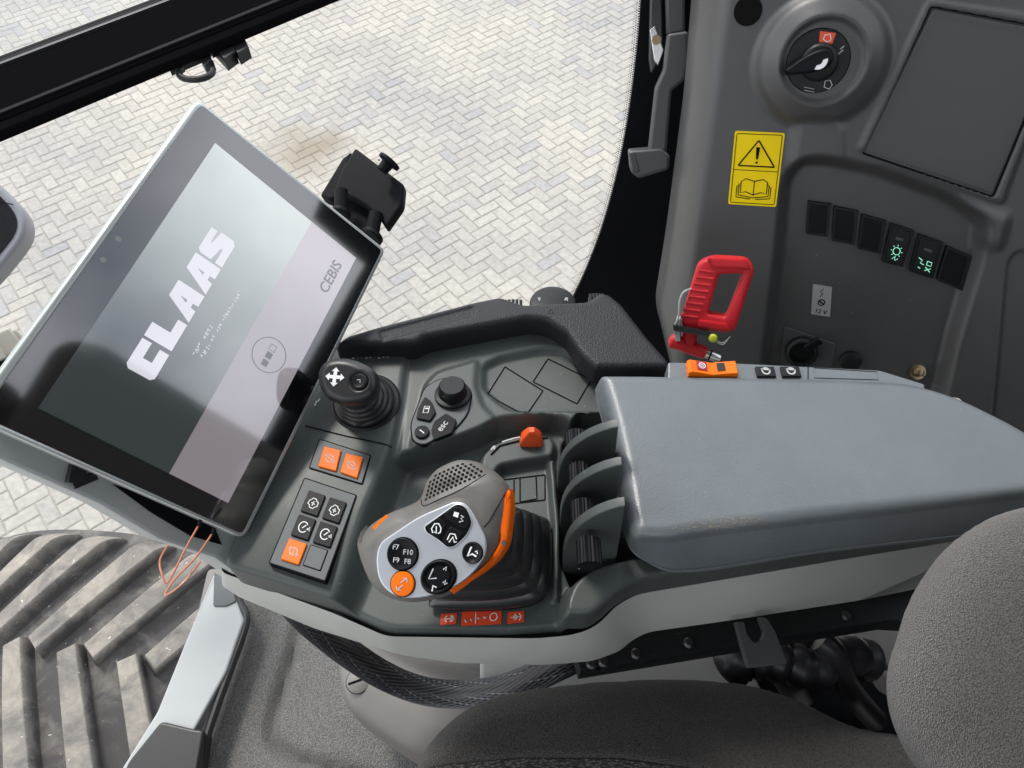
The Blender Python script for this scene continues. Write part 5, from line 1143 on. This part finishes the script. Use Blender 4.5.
# ================================================================== SEAT RAIL AND MECHANISM
fr_ = level(-.665); tr = thing('seat_rail', fr_.w(*fr_.px(700, 640), -.06), 'black perforated steel rail with bolts under the armrest console', 'rail')
mb = MB(); P = fr_.pts([(577, 655), (600, 650), (640, 625), (860, 590), (900, 560), (960, 560), (960, 622), (893, 618), (739, 643), (581, 669)]); plate(mb, fr_, P, -.035, -.006, 'black', .001); mb.build('rail', tr)
for u, v, m in ((637, 652, 'steel'), (690, 641, 'steel'), (849, 614, 'steel'), (592, 662, 'steel'), (604, 660, 'steel')):
    mb = MB(); c = fr_.px(u, v); lathe(mb, fr_.w(*c, -.0075), (0, 0, 1), [(.0052, 0), (.005, .003), (.003, .0045), (.0005, .0045)] if m == 'steel' else [(.003, 0), (.003, .002), (.0005, .003)], m, 16)
    if m == 'steel': lathe(mb, fr_.w(*c, -.0077), (0, 0, 1), [(.0085, 0), (.0085, .0012), (.001, .0012)], 'black', 20)
    mb.build('bolt', tr)
tb = thing('bracket', level(-.72).w(*level(-.72).px(760, 655), -.05), 'dark steel bracket with a keyhole beside the pivot under the armrest', 'bracket')
fb2 = Fr(level(-.66).w(0, 0, -.012), (0, -.2, 1)); mb = MB()
plate(mb, fb2, fillet(fb2.pts([(735, 622), (744, 622), (746, 634), (753, 643), (761, 641), (764, 632), (758, 617), (766, 618), (775, 632), (787, 664), (748, 668), (742, 648)]), .002, 3), -.006, .002, 'lever', .001); mb.build('keyhole_plate', tb)
M['mech'] = mat('black cast mechanism', (.022, .022, .025), .42, .5, bump=(120, .2), var=(20, .3))
mb = MB(); L = [at(728, 668, .74), at(745, 658, .73), at(775, 660, .73), at(812, 668, .73), at(838, 655, .74), at(866, 660, .76)]; tube(mb, spline(L, 6, False), [.016+.006*abs(math.sin(i*.9)) for i in range(31)], 'mech', 18)
tube(mb, spline([at(820, 640, .72), at(835, 655, .72), at(850, 690, .75), at(875, 720, .78)], 5, False), .012, 'mech', 12); tube(mb, [at(770, 640, .74), at(800, 690, .78)], .020, 'mech', 18)
fx_ = level(-.78); plate(mb, fx_, fx_.pts([(775, 655), (800, 640), (822, 650), (818, 672), (796, 680)]), -.03, .03, 'mech', .006); mb.build('pivot', tb, sharp=50)
mb = MB(); fz = level(-.86); plate(mb, fz, fz.pts([(735, 655), (850, 650), (880, 690), (1000, 760), (900, 800), (800, 740), (740, 700)]), -.05, 0, 'void', .004); mb.build('dark_piece', tb)  # black sheet added for the shade in the pit below the pivot
mb = MB(); plate(mb, fz, fillet(fz.pts([(838, 632), (960, 610), (960, 650), (860, 672)], .01), .004, 3), -.02, .012, 'pedes', .003); mb.build('tray', tb)

# ================================================================== CAB SHELL outside the picture: roof and lower rear wall
rf = Fr((0, 0, CAMZ+.52), (0, 0, 1)); mb = MB(); plate(mb, rf, fillet([(-.95, -.95), (.95, -.95), (.95, .72), (-.95, .72)], .15, 6), 0, .12, 'panel', .03, 3); tag(mb.build('roof'), kind='structure')
mb = MB(); plate(mb, Fr((1.05, 0, CAMZ-.7), (-1, 0, 0), (0, -1, 0)), [(.9, -.55), (-.98, -.55), (-.98, .86), (-.64, .80), (-.60, .62), (.9, .60)], -.05, 0, 'void', .01); tag(mb.build('back_wall'), kind='structure')

mb = MB(); plate(mb, Fr((0, -.95, CAMZ-.7), (0, 1, 0), (-1, 0, 0)), [(.9, -.55), (-1.0, -.55), (-1.0, .70), (.9, .70)], -.05, 0, 'panel', .01); tag(mb.build('shade_wall'), kind='structure')  # unseen wall added, raised to shade the armrest side as the driver would
# ================================================================== CAMERA, SUN, SKY
cam = bpy.data.cameras.new('camera'); co = bpy.data.objects.new('camera', cam); COL.objects.link(co); S.camera = co
co.location = CP; co.rotation_euler = (TILT, 0, 0); cam.sensor_width = 36; cam.lens = FL/1024*36; cam.clip_start = .01; cam.clip_end = 500
SUN_EL, SUN_AZ = math.radians(52), math.radians(125)      # azimuth: direction towards the sun, counter-clockwise from +X
sd = Vector((math.cos(SUN_EL)*math.cos(SUN_AZ), math.cos(SUN_EL)*math.sin(SUN_AZ), math.sin(SUN_EL)))
sl = bpy.data.lights.new('sun', 'SUN'); sl.energy = 2.2; sl.angle = math.radians(11); sl.color = (1, .95, .88); so = bpy.data.objects.new('sun', sl); COL.objects.link(so)
so.rotation_euler = (-sd).to_track_quat('-Z', 'Y').to_euler(); so.location = (0, 0, 12)
w = bpy.data.worlds.new('World'); S.world = w; w.use_nodes = True; nt = w.node_tree; N_ = nt.nodes; L_ = nt.links; bg = N_['Background']
sky = N_.new('ShaderNodeTexSky'); sky.sky_type = 'NISHITA'; sky.sun_disc = False; sky.sun_elevation = SUN_EL; sky.sun_rotation = math.radians(90)-SUN_AZ
tc = N_.new('ShaderNodeTexCoord'); nz = N_.new('ShaderNodeTexNoise'); nz.inputs['Scale'].default_value = 2.6; nz.inputs['Detail'].default_value = 5; nz.inputs['Roughness'].default_value = .5; L_.new(tc.outputs['Generated'], nz.inputs['Vector'])
cr = N_.new('ShaderNodeValToRGB'); e = cr.color_ramp.elements; e[0].position = .30; e[0].color = (.3, .3, .3, 1); e[1].position = .54; e[1].color = (.9, .9, .9, 1); L_.new(nz.outputs['Fac'], cr.inputs[0])
mx = N_.new('ShaderNodeMix'); mx.data_type = 'RGBA'; L_.new(cr.outputs[0], mx.inputs['Factor']); L_.new(sky.outputs[0], mx.inputs['A']); mx.inputs['B'].default_value = (16, 16.5, 17.5, 1); L_.new(mx.outputs['Result'], bg.inputs[0]); bg.inputs[1].default_value = .12
S.view_settings.view_transform = 'Standard'; S.view_settings.look = 'None'; S.view_settings.gamma = 1; S.view_settings.exposure = 0.28; S.view_settings.use_curve_mapping = False
S.cycles.max_bounces = 6; S.cycles.use_denoising = True
